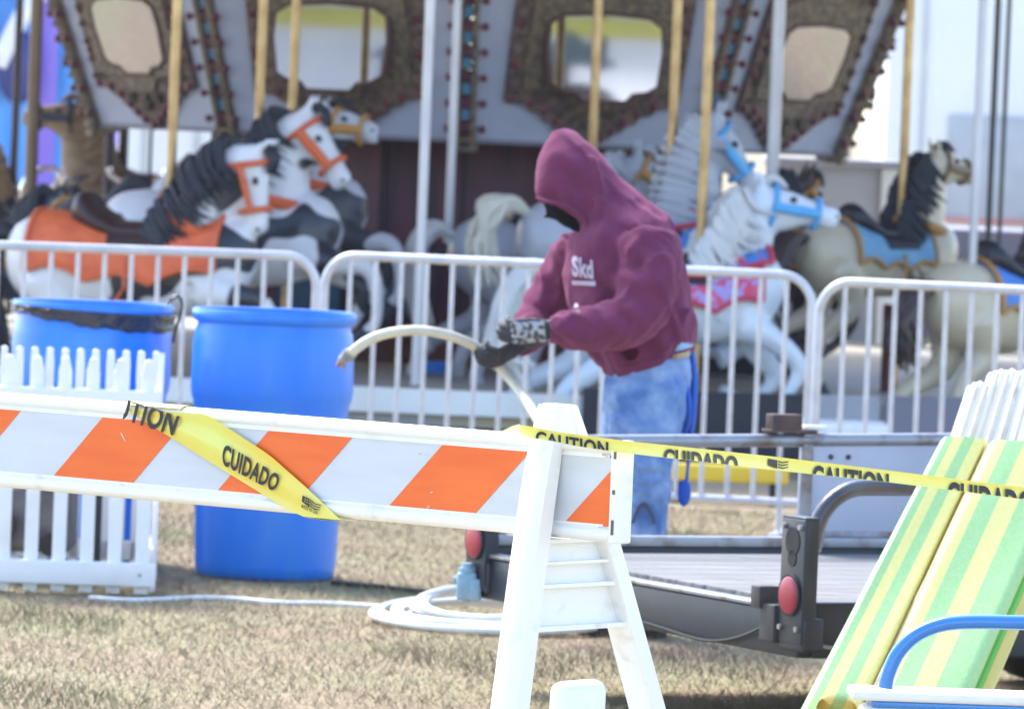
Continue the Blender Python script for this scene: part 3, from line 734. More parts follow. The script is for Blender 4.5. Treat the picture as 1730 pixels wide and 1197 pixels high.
# canopy above (out of the picture) with sweeps
m=MB(); m.lathe([(5.6,3.55),(5.55,3.9),(0,5.2)],CC,40); m.lathe([(5.6,3.55),(5.4,3.6),(5.35,3.95)],CC,40)
build('canopy',m,M('canopy_vinyl',(.55,.50,.42),.8,col2=(.5,.1,.1),vs=1),car)
m=MB()
for k in range(20):
    a=2*math.pi*k/20; d=Vector((math.cos(a),math.sin(a),0)); m.tube([CC+d*1.2+UP*3.6,CC+d*5.4+UP*3.58],.035,8)
build('sweep',m,steel,car)
# ring of slanted mirror panels
RB,ZB,TAN=2.17,1.51,.37; H_=2.0; csl=1/math.sqrt(1+TAN*TAN)
NF=10
def vtx(k,h,dr=0):
    a=R(-90)+2*math.pi*k/NF; r=RB+h*csl*TAN+dr; return CC+Vector((r*math.cos(a),r*math.sin(a),ZB+h*csl))
dirt=M('panel_moulding',(.17,.105,.08),.6,col2=(.075,.05,.045),vs=20,thr=(.42,.6),bump=1,bs=40)
for k in range(NF):
    p0,p1,q0,q1=vtx(k,0),vtx(k+1,0),vtx(k,H_),vtx(k+1,H_)
    xax=(p1-p0).normalized(); mid=(p0+p1)/2; uax=((q0+q1)/2-mid).normalized(); nrm=xax.cross(uax).normalized()
    if (mid-CC).dot(nrm)<0: nrm=-nrm
    Wb=(p1-p0).length; Wt=(q1-q0).length
    def F_(x,h,o=0): return mid+xax*x+uax*h+nrm*o
    g0=.055
    m=MB(); m.prism([F_(-Wb/2+g0,0),F_(Wb/2-g0,0),F_(Wt/2-g0,H_),F_(-Wt/2+g0,H_)],-nrm*.03)
    pnl=build('panel',m,panel_w,car)
    # trim along the panel foot
    m=MB(); m.prism([F_(-Wb/2+g0,0,.012),F_(Wb/2-g0,0,.012),F_(Wb/2-g0,.02,.012),F_(-Wb/2+g0,.02,.012)],-nrm*.008); build('foot_trim',m,M('grey_trim',(.22,.20,.24),.6),pnl)
    # ornate frame: lobed outline
    half=[(0,.015),(.05,.03),(.08,.05),(.12,.055),(.14,.09),(.19,.10),(.205,.135),(.26,.15),(.28,.19),(.34,.20),(.37,.235),(.44,.245),(.49,.25),(.50,.6),(.50,.95),(.44,1.0),(.36,1.04),(.2,1.06),(0,1.12)]
    ol=[(x,h) for x,h in half]+[(-x,h) for x,h in half[-2:0:-1]]
    m=MB(); m.prism([F_(x,h,.004) for x,h in ol],nrm*.035); fr_=build('mirror_frame',m,dirt,pnl)
    inner=[(0,.235),(.10,.24),(.15,.30),(.22,.325),(.40,.34),(.41,.6),(.40,.86),(.3,.9),(.12,.93),(0,.95)]
    il=inner+[(-x,h) for x,h in inner[-2:0:-1]]
    m=MB(); m.prism([F_(x*1.02,h,.040) for x,h in il],nrm*.018); build('moulding',m,dgold,pnl)
    mr=[(-.08,.31),(.08,.31),(.14,.33),(.17,.375),(.24,.385),(.30,.40),(.335,.52),(.34,.66),(.29,.74),(.15,.78),(0,.79)]
    oct_=[(.12,.335),(.16,.375),(.24,.385),(.30,.42),(.325,.60),(.315,.72),(.24,.765),(0,.78)]
    oct_=oct_+[(-x,h) for x,h in oct_[-2::-1]]
    mo=(lambda h:.062+(.78-h)*.350) if k in (9,0,4,5) else (lambda h:.062)                       # the glass hangs upright in a tapered box frame
    m=MB(); m.prism([F_(x,h,mo(h)) for x,h in oct_],nrm*.004); build('mirror',m,mirror_m,pnl,smooth=False)
    m=MB(); m.tube([F_(x,h,mo(h)) for x,h in oct_+oct_[:1]],.012,8); m.rings([[F_(x,h,mo(h)) for x,h in oct_],[F_(x*1.04,h-.01,.04) for x,h in oct_]],True,False); build('mirror_bead',m,M('mirror_surround',(.09,.045,.04),.6),pnl)
    # rosettes / scrollwork
    m=MB()
    for x,h,r in [(0,.17,.055),(-.13,.20,.035),(.13,.20,.035)]+[(-.44+.0*i,.32+.1*i,.02) for i in range(7)]+[(.44,.32+.1*i,.02) for i in range(7)]:
        for j in range(6):
            a=j*math.pi/3; m.ell(F_(x+r*.6*math.cos(a),h+r*.6*math.sin(a),.062),xax*r*.35,uax*r*.35,nrm*.02,8,5)
        m.ell(F_(x,h,.066),xax*r*.4,uax*r*.4,nrm*.025,8,5)
    build('rosette',m,dgold,pnl)
    m=MB()
    for i,(x,h) in enumerate(ol):
        nx_,nh_=ol[(i+1)%len(ol)]; seg=math.hypot(nx_-x,nh_-h); cnt=max(1,int(seg/.09))
        for c_ in range(cnt):
            if (i+c_)%2: continue
            t=c_/cnt; m.ell(F_(lerp(x,nx_,t)*.94,lerp(h,nh_,t)+.02 if h<.5 else lerp(h,nh_,t)-.02,.044),xax*.020,uax*.026,nrm*.018,8,5)
    build('jewel',m,M('dull_red_jewel',(.14,.015,.03),.4),pnl)
    # pillar at vertex k: two rails with bulbs between
    ua=(vtx(k,H_)-vtx(k,0)).normalized(); out=Vector((math.cos(R(-90)+2*math.pi*k/NF),math.sin(R(-90)+2*math.pi*k/NF),0)); tang=Vector((-out.y,out.x,0)); on=ua.cross(tang).normalized()
    if on.dot(out)<0: on=-on
    m=MB()
    for s_ in (-1,1):
        c0=vtx(k,-.02)+tang*s_*.042; m.box(c0+ua*(H_+.02)/2+on*.012,(.028,.05,H_+.02),(tang,on,ua))
    m.box(vtx(k,-.02)+on*.015,(.15,.08,.03),(tang,on,ua)); m.box(vtx(k,.03)+on*.015,(.12,.07,.02),(tang,on,ua))
    pl_=build('pillar',m,dgold,car)
    far=MB()
    for i in range(14):
        h=.09+i*.145
        for s_ in (-1,1):
            near=(k in (8,9,0,1,2)) and i<6; m=MB() if near else far
            c0=vtx(k,h)+tang*s_*.060+on*.03
            m.tube([c0,c0+(tang*s_+on*.3)*.022],.008,8); m.ell(c0+(tang*s_+on*.3)*.032,tang*.020,on*.022,ua*.022,10,7)
            if near: build('bulb',m,bulb_m,pl_)
    tag(build('bulb_string',far,bulb_m,pl_),kind='stuff')
    m=MB()
    for i in range(14):
        h=.09+i*.145; m.box(vtx(k,h)+on*.012,(.05,.03,.05),(tang,on,ua))
    build('red_block',m,maroon,pl_)
    m=MB()
    for i in range(13): m.box(vtx(k,.162+i*.145)+on*.006,(.045,.02,.06),(tang,on,ua))
    if k in (0,1,9,5): build('blue_block',m,M('blue_jewel',(.08,.22,.36),.4),pl_)
# soffit under the panels
m=MB(); m.lathe([(1.42,1.86),(2.0,1.60)],CC,20); build('soffit',m,maroon,car)
# support poles (silver)
def upright(px,z0,z1,d,r,mt,name='support_pole'):
    a=PZ(px,1.6,d); m=MB(); m.tube([Vector((a.x,a.y,z0)),Vector((a.x,a.y,z1))],r,14); return build(name,m,mt,car)
upright(719,PH,3.6,32.4,.0245,steel); upright(765,.98,3.6,34.2,.023,steel)
upright(1303,1.2,3.6,34.3,.021,steel); upright(1651,PH,3.6,32.9,.022,steel)
upright(1676,PH,3.6,38.5,.018,trail_m); upright(1695,PH,3.6,39.5,.014,trail_m)
upright(257,.9,3.6,39.5,.010,trail_m); upright(187,.6,1.75,39,.03,M('dark_pole',(.05,.03,.035),.5))
# dark red stand under the horse at the right, dark drum side boxes
o_=upright(1513,.0,.75,34.3,.028,M('dark_red',(.12,.02,.03)))
# chariot bench (blue panel with red trim)
ch=PZ(610,.0,34.9); ch.z=0
cb=thing('chariot_bench','blue chariot bench with red trim beside the maroon drum','bench',(ch.x,ch.y,PH))
teal=M('chariot_blue',(.03,.12,.24),.45,col2=(.025,.10,.20))
def BX(px,z,d=34.9): return PZ(px,z,d)
m=MB(); m.bbox(Vector((BX(648,.7).x,34.9,.665)),(.33,.05,.19),r=.01); m.bbox(Vector((BX(470,.7).x,34.9,.66)),(.66,.05,.24),r=.01); build('side_panel',m,teal,cb)
m=MB(); m.bbox(Vector((BX(560,.7).x,35.12,.52)),(1.1,.40,.06),r=.015); m.bbox(Vector((BX(560,.7).x,35.32,.72)),(1.1,.05,.40),r=.015); build('seat',m,M('chariot_seat',(.03,.02,.04),.6),cb)
m=MB(); m.bbox(Vector((BX(650,.8).x,34.9,.80)),(.36,.06,.06),r=.01); m.bbox(Vector((BX(455,.7).x,34.86,.64)),(.07,.02,.26),r=.004); build('red_trim',m,M('chariot_red',(.14,.015,.03),.5),cb)
# small blue tub on the platform
q=PZ(736,.50,34.0); m=MB(); m.loft([(Vector((q.x,q.y,PH)),Vector((.07,0,0)),Vector((0,.07,0))),(Vector((q.x,q.y,PH+.05)),Vector((.09,0,0)),Vector((0,.09,0))),(Vector((q.x,q.y,PH+.06)),Vector((.08,0,0)),Vector((0,.08,0)))],20)
o=build('tub',m,M('bright_blue_tub',(.03,.18,.62),.4),loc=Vector((q.x,q.y,PH))); tag(o,'small bright blue tub on the carousel platform','tub')
# yellow beam on the ground behind the barrier
a=P(1120,783,28.6); b=P(1332,794,28.6); a.z=b.z=.135
m=MB(); m.bbox((a+b)/2,((b-a).length,.08,.075),r=.012); o=build('yellow_beam',m,M('yellow_beam_paint',(.72,.52,.03),.5,col2=(.62,.42,.03)),loc=(a+b)/2-UP*.13)
m=MB()
tag(o,'yellow beam low behind the crowd barrier rails','beam')
m=MB()
for t in (.1,.9):
    q=a.lerp(b,t); m.box(Vector((q.x,q.y,.05)),(.05,.07,.10))
build('block',m,black,o)
# white step box on the right of platform
q0=P(1430,700,31.2)
m=MB(); m.bbox(Vector((PZ(1425,.2,31.0).x,31.0,.22)),(.42,.5,.10),r=.01); o=build('step',m,white_pt,loc=Vector((PZ(1425,.2,31.0).x,31.0,0))); tag(o,'low white step at the carousel edge behind the right barrier','step')
m=MB()
for sx in (-.18,.18): m.box(Vector((PZ(1425,.2,31.0).x+sx,31.0,.085)),(.04,.4,.17))
build('step_leg',m,black,o)
# skirt panels hung on the platform edge
for px0,px1,z0,z1,dd,mt,nm in ((985,1372,.03,.345,31.5,M('skirt_dark',(.016,.016,.028),.6),'dark skirt panel'),(1386,1502,.14,.345,31.45,M('skirt_grey',(.36,.36,.41),.6),'pale grey skirt panel'),(1516,2250,.03,.345,31.3,M('mauve_grey_panel',(.20,.19,.24),.6,col2=(.165,.155,.20),vs=1),'mauve grey skirt panel')):
    xa=PZ(px0,.2,dd).x; xb=PZ(px1,.2,dd).x; n_=6 if px1-px0>300 else 2
    m=MB(); m.rings([[Vector((x_,CD-math.sqrt(max(0,5.10**2-(x_-CX)**2))-.02,z_)) for x_ in [lerp(xa,xb,i/16) for i in range(17)]] for z_ in (z0,z1)],False,False)
    m.rings([[Vector((x_,CD-math.sqrt(max(0,5.10**2-(x_-CX)**2))-.02+k_,z1)) for x_ in [lerp(xa,xb,i/16) for i in range(17)]] for k_ in (0,.05)],False,False)
    tag(build('skirt_panel',m,mt,car),nm)
# dark control box
def box_thing(name,label,cat,px0,px1,z0,z1,d,dep,mt,extra=None):
    x0=PZ(px0,(z0+z1)/2,d).x; x1=PZ(px1,(z0+z1)/2,d).x
    t=thing(name,label,cat,((x0+x1)/2,d+dep/2,z0))
    m=MB(); m.bbox(Vector(((x0+x1)/2,d+dep/2,(z0+z1)/2)),(x1-x0,dep,z1-z0),r=.015); build('body',m,mt,t)
    return t,x0,x1
dk=M('dark_navy_panel',(.012,.014,.028),.6)
t,x0,x1=box_thing('control_cabinet','dark cabinet standing behind the leaping grey horse','cabinet',1150,1372,PH,1.02,35.4,.5,dk)
m=MB(); m.bbox(Vector(((x0+x1)/2,35.39,.67)),(x1-x0-.1,.02,.5),r=.008); build('door',m,M('dark_door',(.02,.02,.03),.5),t)
m=MB(); m.box(Vector((x1-.12,35.375,.7)),(.02,.02,.10)); build('handle',m,steel,t)
lg=M('pale_grey_panel',(.42,.42,.47),.6,col2=(.37,.37,.42),vs=1.5)
t,x0,x1=box_thing('ticket_booth','pale grey ticket booth behind the right-hand horses','booth',1308,1512,PH-.3,1.42,42.2,1.2,lg)
m=MB(); m.bbox(Vector((x1-.06,42.16,.72)),(.11,.05,1.40),r=.01); build('corner_post',m,white_pt,t)
m=MB(); m.bbox(Vector(((x0+x1)/2,42.7,1.435)),(x1-x0+.15,1.3,.05),r=.01); build('roof',m,M('booth_roof_grey',(.33,.33,.38),.6),t)
m=MB(); m.bbox(Vector(((x0+x1)/2-.1,42.17,.30)),(.5,.03,.35),r=.01); build('hatch',m,M('hatch_grey',(.30,.30,.34),.6),t)
t,x0,x1=box_thing('equipment_trailer','grey equipment trailer with slanted dark braces behind the right barrier','trailer',1512,1900,.25,1.02,43.5,1.6,M('mauve_grey_panel',(.22,.21,.26)))
for s_ in (0,.32):
    m=MB(); a=Vector((x0+.12+s_,43.46,.80)); b=Vector((x0+1.0+s_,43.46,.25)); m.tube([a,b],.035,8); build('brace',m,trail_m,t)
m=MB()
for s_ in (.5,1.1,2.0): m.tube([Vector((x0+s_,43.4,.2)),Vector((x0+s_,43.6,.2))],.2,20)
build('wheel',m,black,t)

# ------------------------------------------------------------ carousel animals
def pnt(name,base,patch,thr,vs): return M(name,base,.38,col2=patch,thr=thr,vs=vs,detail=1,coat=.2)
def horse(label,px,zc,d,sc,pose,body_m,mane_m,tail_m,saddle_m,blanket_m,trim_m,bridle_m,hoof_m,pole_m,ptop=3.6,yaw=None,cat='carousel horse',blk=(-.46,.06),bl_ang=95,flip=False,group='carved carousel horses',pole_r=.024,collar=True,upper=None):
    o3=PZ(px,zc,d); dx=o3.x-CC.x; dy=o3.y-CC.y
    if yaw is None: yaw=math.atan2(dx,-dy)
    root=thing('carousel_horse',label,cat,(o3.x,o3.y,zc),yaw,group=group,sc=sc)
    secs=[(-.70,.03,.05,.07),(-.67,.02,.11,.13),(-.60,.01,.155,.185),(-.50,.0,.178,.205),(-.38,-.01,.175,.20),(-.2,-.035,.165,.178),(0,-.03,.16,.175),(.14,-.005,.16,.185),(.25,.03,.145,.19),(.33,.05,.105,.145),(.38,.06,.05,.07)]
    def prof(x):
        for i in range(len(secs)-1):
            if secs[i][0]<=x<=secs[i+1][0]:
                f=(x-secs[i][0])/(secs[i+1][0]-secs[i][0]); return [lerp(secs[i][k],secs[i+1][k],f) for k in (1,2,3)]
        return secs[-1][1:]
    b=MB(); b.loft([((x,0,z),(0,ry,0),(0,0,rz)) for x,z,ry,rz in secs],20)
    neck=[Vector((p_[0],0,p_[1])) for p_ in pose['neck']]; np_=curve(neck,5)
    N_=len(np_); rz_=[lerp(.185,.085,(i/(N_-1))**.8) for i in range(N_)]; ry_=[lerp(.11,.055,i/(N_-1)) for i in range(N_)]
    sn=[]
    for i,p_ in enumerate(np_):
        t=(np_[min(i+1,N_-1)]-np_[max(0,i-1)]).normalized(); n_=Vector((-t.z,0,t.x)); sn.append((p_,n_*rz_[i],Vector((0,ry_[i],0))))
    b.loft(sn,16)
    poll=neck[-1]; mz=Vector((pose['muz'][0],0,pose['muz'][1])); hd=(mz-poll).normalized(); hn=Vector((-hd.z,0,hd.x)); hl=(mz-poll).length
    if hn.z<0 and abs(hd.z)<.9: hn=-hn
    # cheek side points to the neck base
    under=-hn if (neck[0]-poll).dot(hn)>0 and False else (hn if (neck[0]-poll).dot(hn)>0 else -hn)
    hs=[(-.16,.0,.05,.05),(0,.012,.085,.072),(.18,.022,.098,.070),(.36,.016,.090,.058),(.58,.0,.062,.046),(.80,-.002,.050,.042),(.93,.002,.055,.045),(1.02,.0,.035,.032)]
    b.loft([(poll+hd*(t*hl)+under*off,under*rr,Vector((0,ry,0))) for t,off,rr,ry in hs],14)
    for s_ in (-1,1):       # ears
        e=poll-hd*.03-under*.06+Vector((0,s_*.035,0)); b.tube([e,e-under*.04-hd*.02,e-under*.075-hd*.035],[.020,.018,.005],8)
    # jaw / lips
    b.ell(poll+hd*hl*.9+under*.035,hd*.05,Vector((0,.03,0)),under*.022,10,6)
    hoofs=[]
    for pts_,s_ in pose['legs']:
        q=[Vector((x,s_*y,z)) for x,y,z in pts_]; hind=pts_[0][0]<-.2
        r0=[.115,.068,.042,.030,.034] if hind else [.090,.058,.040,.028,.034]
        cc_=q; rr=[r0[min(i,4)] for i in range(len(cc_))]
        qq=curve(cc_,4); rq=np.interp(np.linspace(0,len(cc_)-1,len(qq)),range(len(cc_)),rr)
        b.tube(qq,list(rq),12); dirn=(q[-1]-q[-2]).normalized(); hoofs.append((q[-1],dirn,s_))
    r_=organic(b,.017,5)
    body=build('body',r_,body_m,root,world=False)
    for q,dn,s_ in hoofs:
        m=MB(); fr_=Vector((dn.z,0,-dn.x)) if abs(dn.y)<.9 else Vector((1,0,0)); fr_=(fr_-dn*fr_.dot(dn)).normalized(); sd_=dn.cross(fr_)
        m.loft([(q-dn*.02,fr_*.036,sd_*.034),(q+dn*.03,fr_*.046,sd_*.040),(q+dn*.055,fr_*.050,sd_*.044)],14); build('hoof',m,hoof_m,root,world=False)
    # eyes
    for s_ in (-1,1):
        m=MB(); m.ell(poll+hd*hl*.33-under*.035+Vector((0,s_*.058,0)),hd*.017,Vector((0,.012,0)),under*.013,10,6); build('eye',m,ink,root,world=False)
        m=MB(); m.ell(poll+hd*hl*.95-under*.012+Vector((0,s_*.034,0)),hd*.010,Vector((0,.006,0)),under*.008,8,5); build('nostril',m,ink,root,world=False)
    # mane locks
    rnd=random.Random(int(px)); m=MB(); ln_=pose.get('mane',.24)
    NM=64
    for i in range(NM):
        t=min(1,max(0,(i+rnd.uniform(-1.6,1.6))/(NM-1))); ii=min(int(t*(N_-1)),N_-1); c_,a_,_=sn[ii]; crest=c_+a_*.92
        tt=(np_[min(ii+1,N_-1)]-np_[max(0,ii-1)]).normalized()
        for s_ in (-1,1):
            L_=ln_*(.55+.7*rnd.random())*(1.1-.35*t)
            p1=crest+Vector((0,s_*.02,0)); p2=crest+a_.normalized()*(.015+.02*rnd.random())+Vector((-.25*L_,s_*(.03+ry_[ii]*.5),-.10*L_)); p3=c_+a_*.35+Vector((-.45*L_,s_*(ry_[ii]+.035),-.35*L_-.02*rnd.random()))
            p4=c_-a_*(.05+.15*rnd.random())+Vector((-.55*L_+.16*(rnd.random()-.3),s_*(ry_[ii]+.04),-.62*L_-.04*rnd.random())); w_=.011+.010*rnd.random()
            m.tube(curve([p1,p2,p3,p4],4),[w_*k for k in (.7,.9,1,1.1,1.15,1.1,1.05,1,.85,.7,.5,.3,.06)],7,flat=.7)
    if pose.get('forelock',True):
        for s_ in (-1,0,1):
            p=poll-under*.08-hd*.03; m.tube(curve([p,p-under*.03+hd*.05+Vector((0,s_*.02,0)),p+hd*.11+Vector((0,s_*.04,0))],4),[.02]*4+[.018,.015,.012,.01,.004],7)
    mn=organic(m,.012,2) if False else m
    build('mane',mn,mane_m,root,world=False)
    # tail
    m=MB(); tp_=pose.get('tail',[(-.66,.10),(-.78,.14),(-.86,.02),(-.86,-.2),(-.80,-.40)])
    for k in range(17):
        s_=(k-8)/8; pp=[Vector((x+.015*rnd.uniform(-1,1)*(i),s_*.05*(.4+i*.3),z+.02*rnd.uniform(-1,1)*i)) for i,(x,z) in enumerate(tp_)]
        pp=curve(pp,4); n_=len(pp); m.tube(pp,[.012+.022*math.sin(math.pi*min(1,(i/(n_-1))*1.1))*.8 if i<n_-1 else .004 for i in range(n_)],7)
    build('tail',m,tail_m,root,world=False)
    # blanket
    def skin(x,ang,off):
        z,ry,rz=prof(x); return Vector((x,(ry+off)*math.sin(ang),z+(rz+off)*math.cos(ang)))
    def patch(x0,x1,a0,off,th=.012,scal=0,nx_=12,ny=24,sh=lambda x,f:x):
        m=MB(); rr=[]
        for lay in (off,off+th):
            pass
        top=[];bot=[]
        for i in range(nx_+1):
            x=lerp(x0,x1,i/nx_); rt=[];rb_=[]
            for j in range(ny+1):
                f=j/ny*2-1; ang=R(a0)*f*(1-scal*abs(math.sin(i/nx_*math.pi*3))*.12); xx=sh(x,abs(f))
                rt.append(skin(xx,ang,off+th)); rb_.append(skin(xx,ang,off-.004))
            top.append(rt);bot.append(rb_)
        m.rings(top,False,False); m.rings(bot,False,False)
        for e in (0,-1):
            m.rings([top[e],bot[e]],False,False); m.rings([[r[e] for r in top],[r[e] for r in bot]],False,False)
        return m
    x0,x1=blk
    bl=build('blanket',patch(x0,x1,bl_ang,.008,scal=1),blanket_m,root,world=False)
    m=MB(); 
    for x in (x0,x1): m.tube([skin(x,R(bl_ang)*(j/12-1),.022) for j in range(25)],.012,6)
    for s_ in (-1,1): m.tube([skin(lerp(x0,x1,j/12),s_*R(bl_ang)*(1-.12*abs(math.sin(j/12*math.pi*3))),.022) for j in range(13)],.012,6)
    build('blanket_trim',m,trim_m,bl,world=False)
    if upper:
        bu=build('blanket_top',patch(x0+.02,x1+.05,52,.024,.010),upper,root,world=False)
        m=MB(); m.tube([skin(x1+.05,R(52)*(j/8-1),.040) for j in range(17)],.014,6); m.tube([skin(lerp(x0+.02,x1+.05,j/12),-R(52),.040) for j in range(13)],.012,6); build('piping',m,trim_m,bu,world=False)
    # saddle
    m=MB(); rr=[]
    for x,h,wd in ((-.42,.03,.03),(-.40,.09,.09),(-.36,.115,.12),(-.30,.07,.135),(-.20,.035,.125),(-.08,.035,.11),(.0,.06,.09),(.05,.11,.055),(.07,.12,.03),(.085,.07,.02)):
        z,ry,rz=prof(x); m_c=z+rz+h*.5-.02; rr.append(((x,0,m_c),(0,wd,0),(0,0,h*.5+.03)))
    m.loft(rr,16); sdl=build('saddle',organic(m,.014,3),saddle_m,root,world=False)
    build('saddle_flap',patch(-.24,-.02,62,.022,.010,sh=lambda x,f:x+.03*f),saddle_m,sdl,world=False)
    for s_ in (-1,1):
        m=MB(); p=skin(-.12,s_*R(70),.035); m.tube([p,p+Vector((.01,s_*.01,-.12))],.008,6); q=p+Vector((.01,s_*.01,-.12)); m.tube([q+Vector((-.04,0,-.06)),q,q+Vector((.04,0,-.06)),q+Vector((-.04,0,-.06))],.008,6); build('stirrup',m,trim_m,root,world=False)
    # collar + bridle
    if collar:
        m=MB(); ii=max(1,N_//4); c_,a_,_=sn[ii]; t=(np_[ii+1]-np_[ii-1]).normalized()
        c2_=c_-t*.02; pts=[]; W_=.028
        for e in (-1,1):
            pts.append([c2_+t*(e*W_)+a_.normalized()*math.cos(q)*(a_.length+.020)+Vector((0,1,0))*math.sin(q)*(ry_[ii]+.028) for q in [2*math.pi*k/28 for k in range(28)]])
        m.rings(pts,True,False); pts=[]
        m2=MB(); rr=[]
        for k in range(29):
            q=2*math.pi*k/28; rr.append(c2_+a_.normalized()*math.cos(q)*(a_.length+.016)+Vector((0,1,0))*math.sin(q)*(ry_[ii]+.024))
        m2.tube(rr,.026,8,flat=.6); build('collar',m2,trim_m,root,world=False)
    m=MB()
    def hring(t,off=.010):
        t0=[h for h in hs]; 
        for i in range(len(hs)-1):
            if hs[i][0]<=t<=hs[i+1][0]:
                f=(t-hs[i][0])/(hs[i+1][0]-hs[i][0]); o_,rr_,ry__=[lerp(hs[i][k],hs[i+1][k],f) for k in (1,2,3)]
        return [poll+hd*(t*hl)+under*o_+under*math.cos(q)*(rr_+off)+Vector((0,math.sin(q)*(ry__+off),0)) for q in [2*math.pi*k/20 for k in range(21)]]
    m.tube(hring(.70),.013,6); m.tube(hring(.10),.013,6)
    for s_ in (5,15):
        a=hring(.08)[s_]; b_=hring(.72)[s_]; a=a+Vector((0,.012*(1 if s_==5 else -1),0)); b_=b_+Vector((0,.008*(1 if s_==5 else -1),0)); m.tube([a,a.lerp(b_,.5),b_],[.020,.024,.020],8,flat=.5)
    build('bridle',m,bridle_m,root,world=False)
    # brass pole
    m=MB(); z1=(ptop-zc)/sc; z0=max((PH-zc)/sc,-1.0) 
    m.tube([(0,0,-.15),(0,0,z1)],pole_r/sc,14); m.tube([(0,0,z0),(0,0,-.15)],pole_r*.8/sc,12); build('pole',m,pole_m,root,world=False)
    return root
white=M('horse_white',(.62,.64,.68),.35,col2=(.53,.55,.62),vs=4,coat=.2); greyh=M('horse_pale_grey',(.42,.44,.50),.4,col2=(.34,.36,.42),vs=5,coat=.2)
whiteb=M('horse_ice_white',(.66,.70,.76),.35,col2=(.56,.62,.70),vs=4,coat=.2)
paint=pnt('horse_paint',(.64,.64,.67),(.018,.022,.035),(.545,.56),3.1); paint2=pnt('horse_paint_light',(.64,.64,.67),(.018,.022,.035),(.60,.615),3.4)
cream=M('horse_cream',(.60,.52,.38),.35,col2=(.50,.42,.30),vs=4,coat=.2); tan=M('horse_tan',(.24,.17,.10),.5,col2=(.18,.12,.07),vs=4)
darkb=M('horse_dark_brown',(.035,.022,.022),.45,col2=(.05,.03,.028),vs=4)
blackh=M('horse_black_hair',(.016,.018,.030),.6,bump=.6,bs=30); whiteh=M('horse_white_hair',(.62,.62,.62),.6,bump=.6,bs=30); creamh=M('horse_cream_hair',(.60,.56,.47),.6,bump=.6,bs=30)
brown=M('saddle_brown',(.035,.014,.014),.45); blk_l=M('saddle_black',(.012,.012,.022),.4)
orange=M('saddle_orange',(.72,.14,.04),.55,col2=(.60,.10,.03),vs=12,bump=.5,bs=30); or_t=M('trim_orange',(.66,.12,.03),.5)
sky_b=M('bridle_blue',(.09,.38,.72),.4); red_t=M('trim_red',(.55,.03,.07),.5); lilac=M('blanket_lilac',(.35,.28,.62),.55,col2=(.60,.05,.12),vs=26,thr=(.48,.52))
lblue=M('blanket_pale_blue',(.16,.36,.50),.55,col2=(.12,.28,.44),vs=14); bluec=M('blanket_blue',(.06,.22,.60),.55,col2=(.05,.18,.5),vs=10); goldp=M('trim_gold',(.45,.22,.05),.5)
navy=M('hoof_navy',(.02,.025,.05),.5); white_hf=M('hoof_white',(.55,.60,.70),.5)
# leg sets: (x, y, z) hip..hoof, side
HIND=[([(-.50,.09,-.05),(-.42,.10,-.26),(-.62,.10,-.42),(-.66,.10,-.62),(-.62,.10,-.70)],-1),([(-.48,.09,-.05),(-.50,.10,-.28),(-.74,.10,-.40),(-.84,.10,-.58),(-.82,.10,-.66)],1)]
F_REACH=[([(.22,.08,-.04),(.40,.09,-.08),(.56,.09,-.10),(.60,.09,-.30),(.55,.09,-.38)],-1),([(.20,.08,-.06),(.34,.09,-.12),(.47,.09,-.19),(.44,.09,-.33),(.37,.09,-.37)],1)]
F_FOLD=[([(.20,.08,-.06),(.34,.10,-.18),(.48,.10,-.28),(.38,.10,-.42),(.28,.10,-.46)],-1),([(.20,.08,-.06),(.30,.10,-.22),(.40,.10,-.34),(.28,.10,-.46),(.2,.10,-.44)],1)]
TUCK=dict(neck=[(.12,.04),(.25,.20),(.38,.38),(.47,.46)],muz=(.50,.10),legs=HIND+F_FOLD)
ZP=lambda py,d: CAMZ-(py-HOR)/ (F/d)
# left group
horse('black and white paint horse with orange saddle blanket, nearest at left',283,ZP(476,32.6),32.6,1.22,dict(TUCK,neck=[(.10,.04),(.16,.22),(.25,.38),(.34,.47)],muz=(.39,.16),mane=.15,tail=[(-.66,.10),(-.76,.12),(-.80,-.05),(-.78,-.3),(-.72,-.45)],legs=HIND+[([(.20,.08,-.08),(.34,.10,-.10),(.46,.10,-.12),(.50,.10,-.24),(.46,.10,-.30)],-1),F_FOLD[1]]),paint,blackh,blackh,brown,orange,or_t,or_t,navy,gold,blk=(-.56,.26),bl_ang=100)
horse('paint horse with black mane and orange bridle, second row at left',430,ZP(424,33.4),33.4,1.18,dict(TUCK,neck=[(.06,.04),(.10,.24),(.14,.42),(.20,.52)],muz=(.40,.26),mane=.24,legs=HIND+F_REACH),paint2,blackh,blackh,brown,M('white_leather',(.6,.6,.62),.5),or_t,or_t,navy,gold,blk=(-.40,-.05))
horse('white horse behind the paint horses, dark muzzle and orange collar',487,ZP(386,34.2),34.2,1.12,dict(TUCK,neck=[(.06,.04),(.10,.24),(.14,.38),(.20,.46)],muz=(.42,.42),mane=.2,legs=HIND+F_REACH),M('horse_muzzle_dark',(.52,.54,.60),.4,col2=(.04,.045,.06),vs=3.3,thr=(.56,.58),detail=1),blackh,blackh,brown,orange,or_t,goldp,navy,gold)
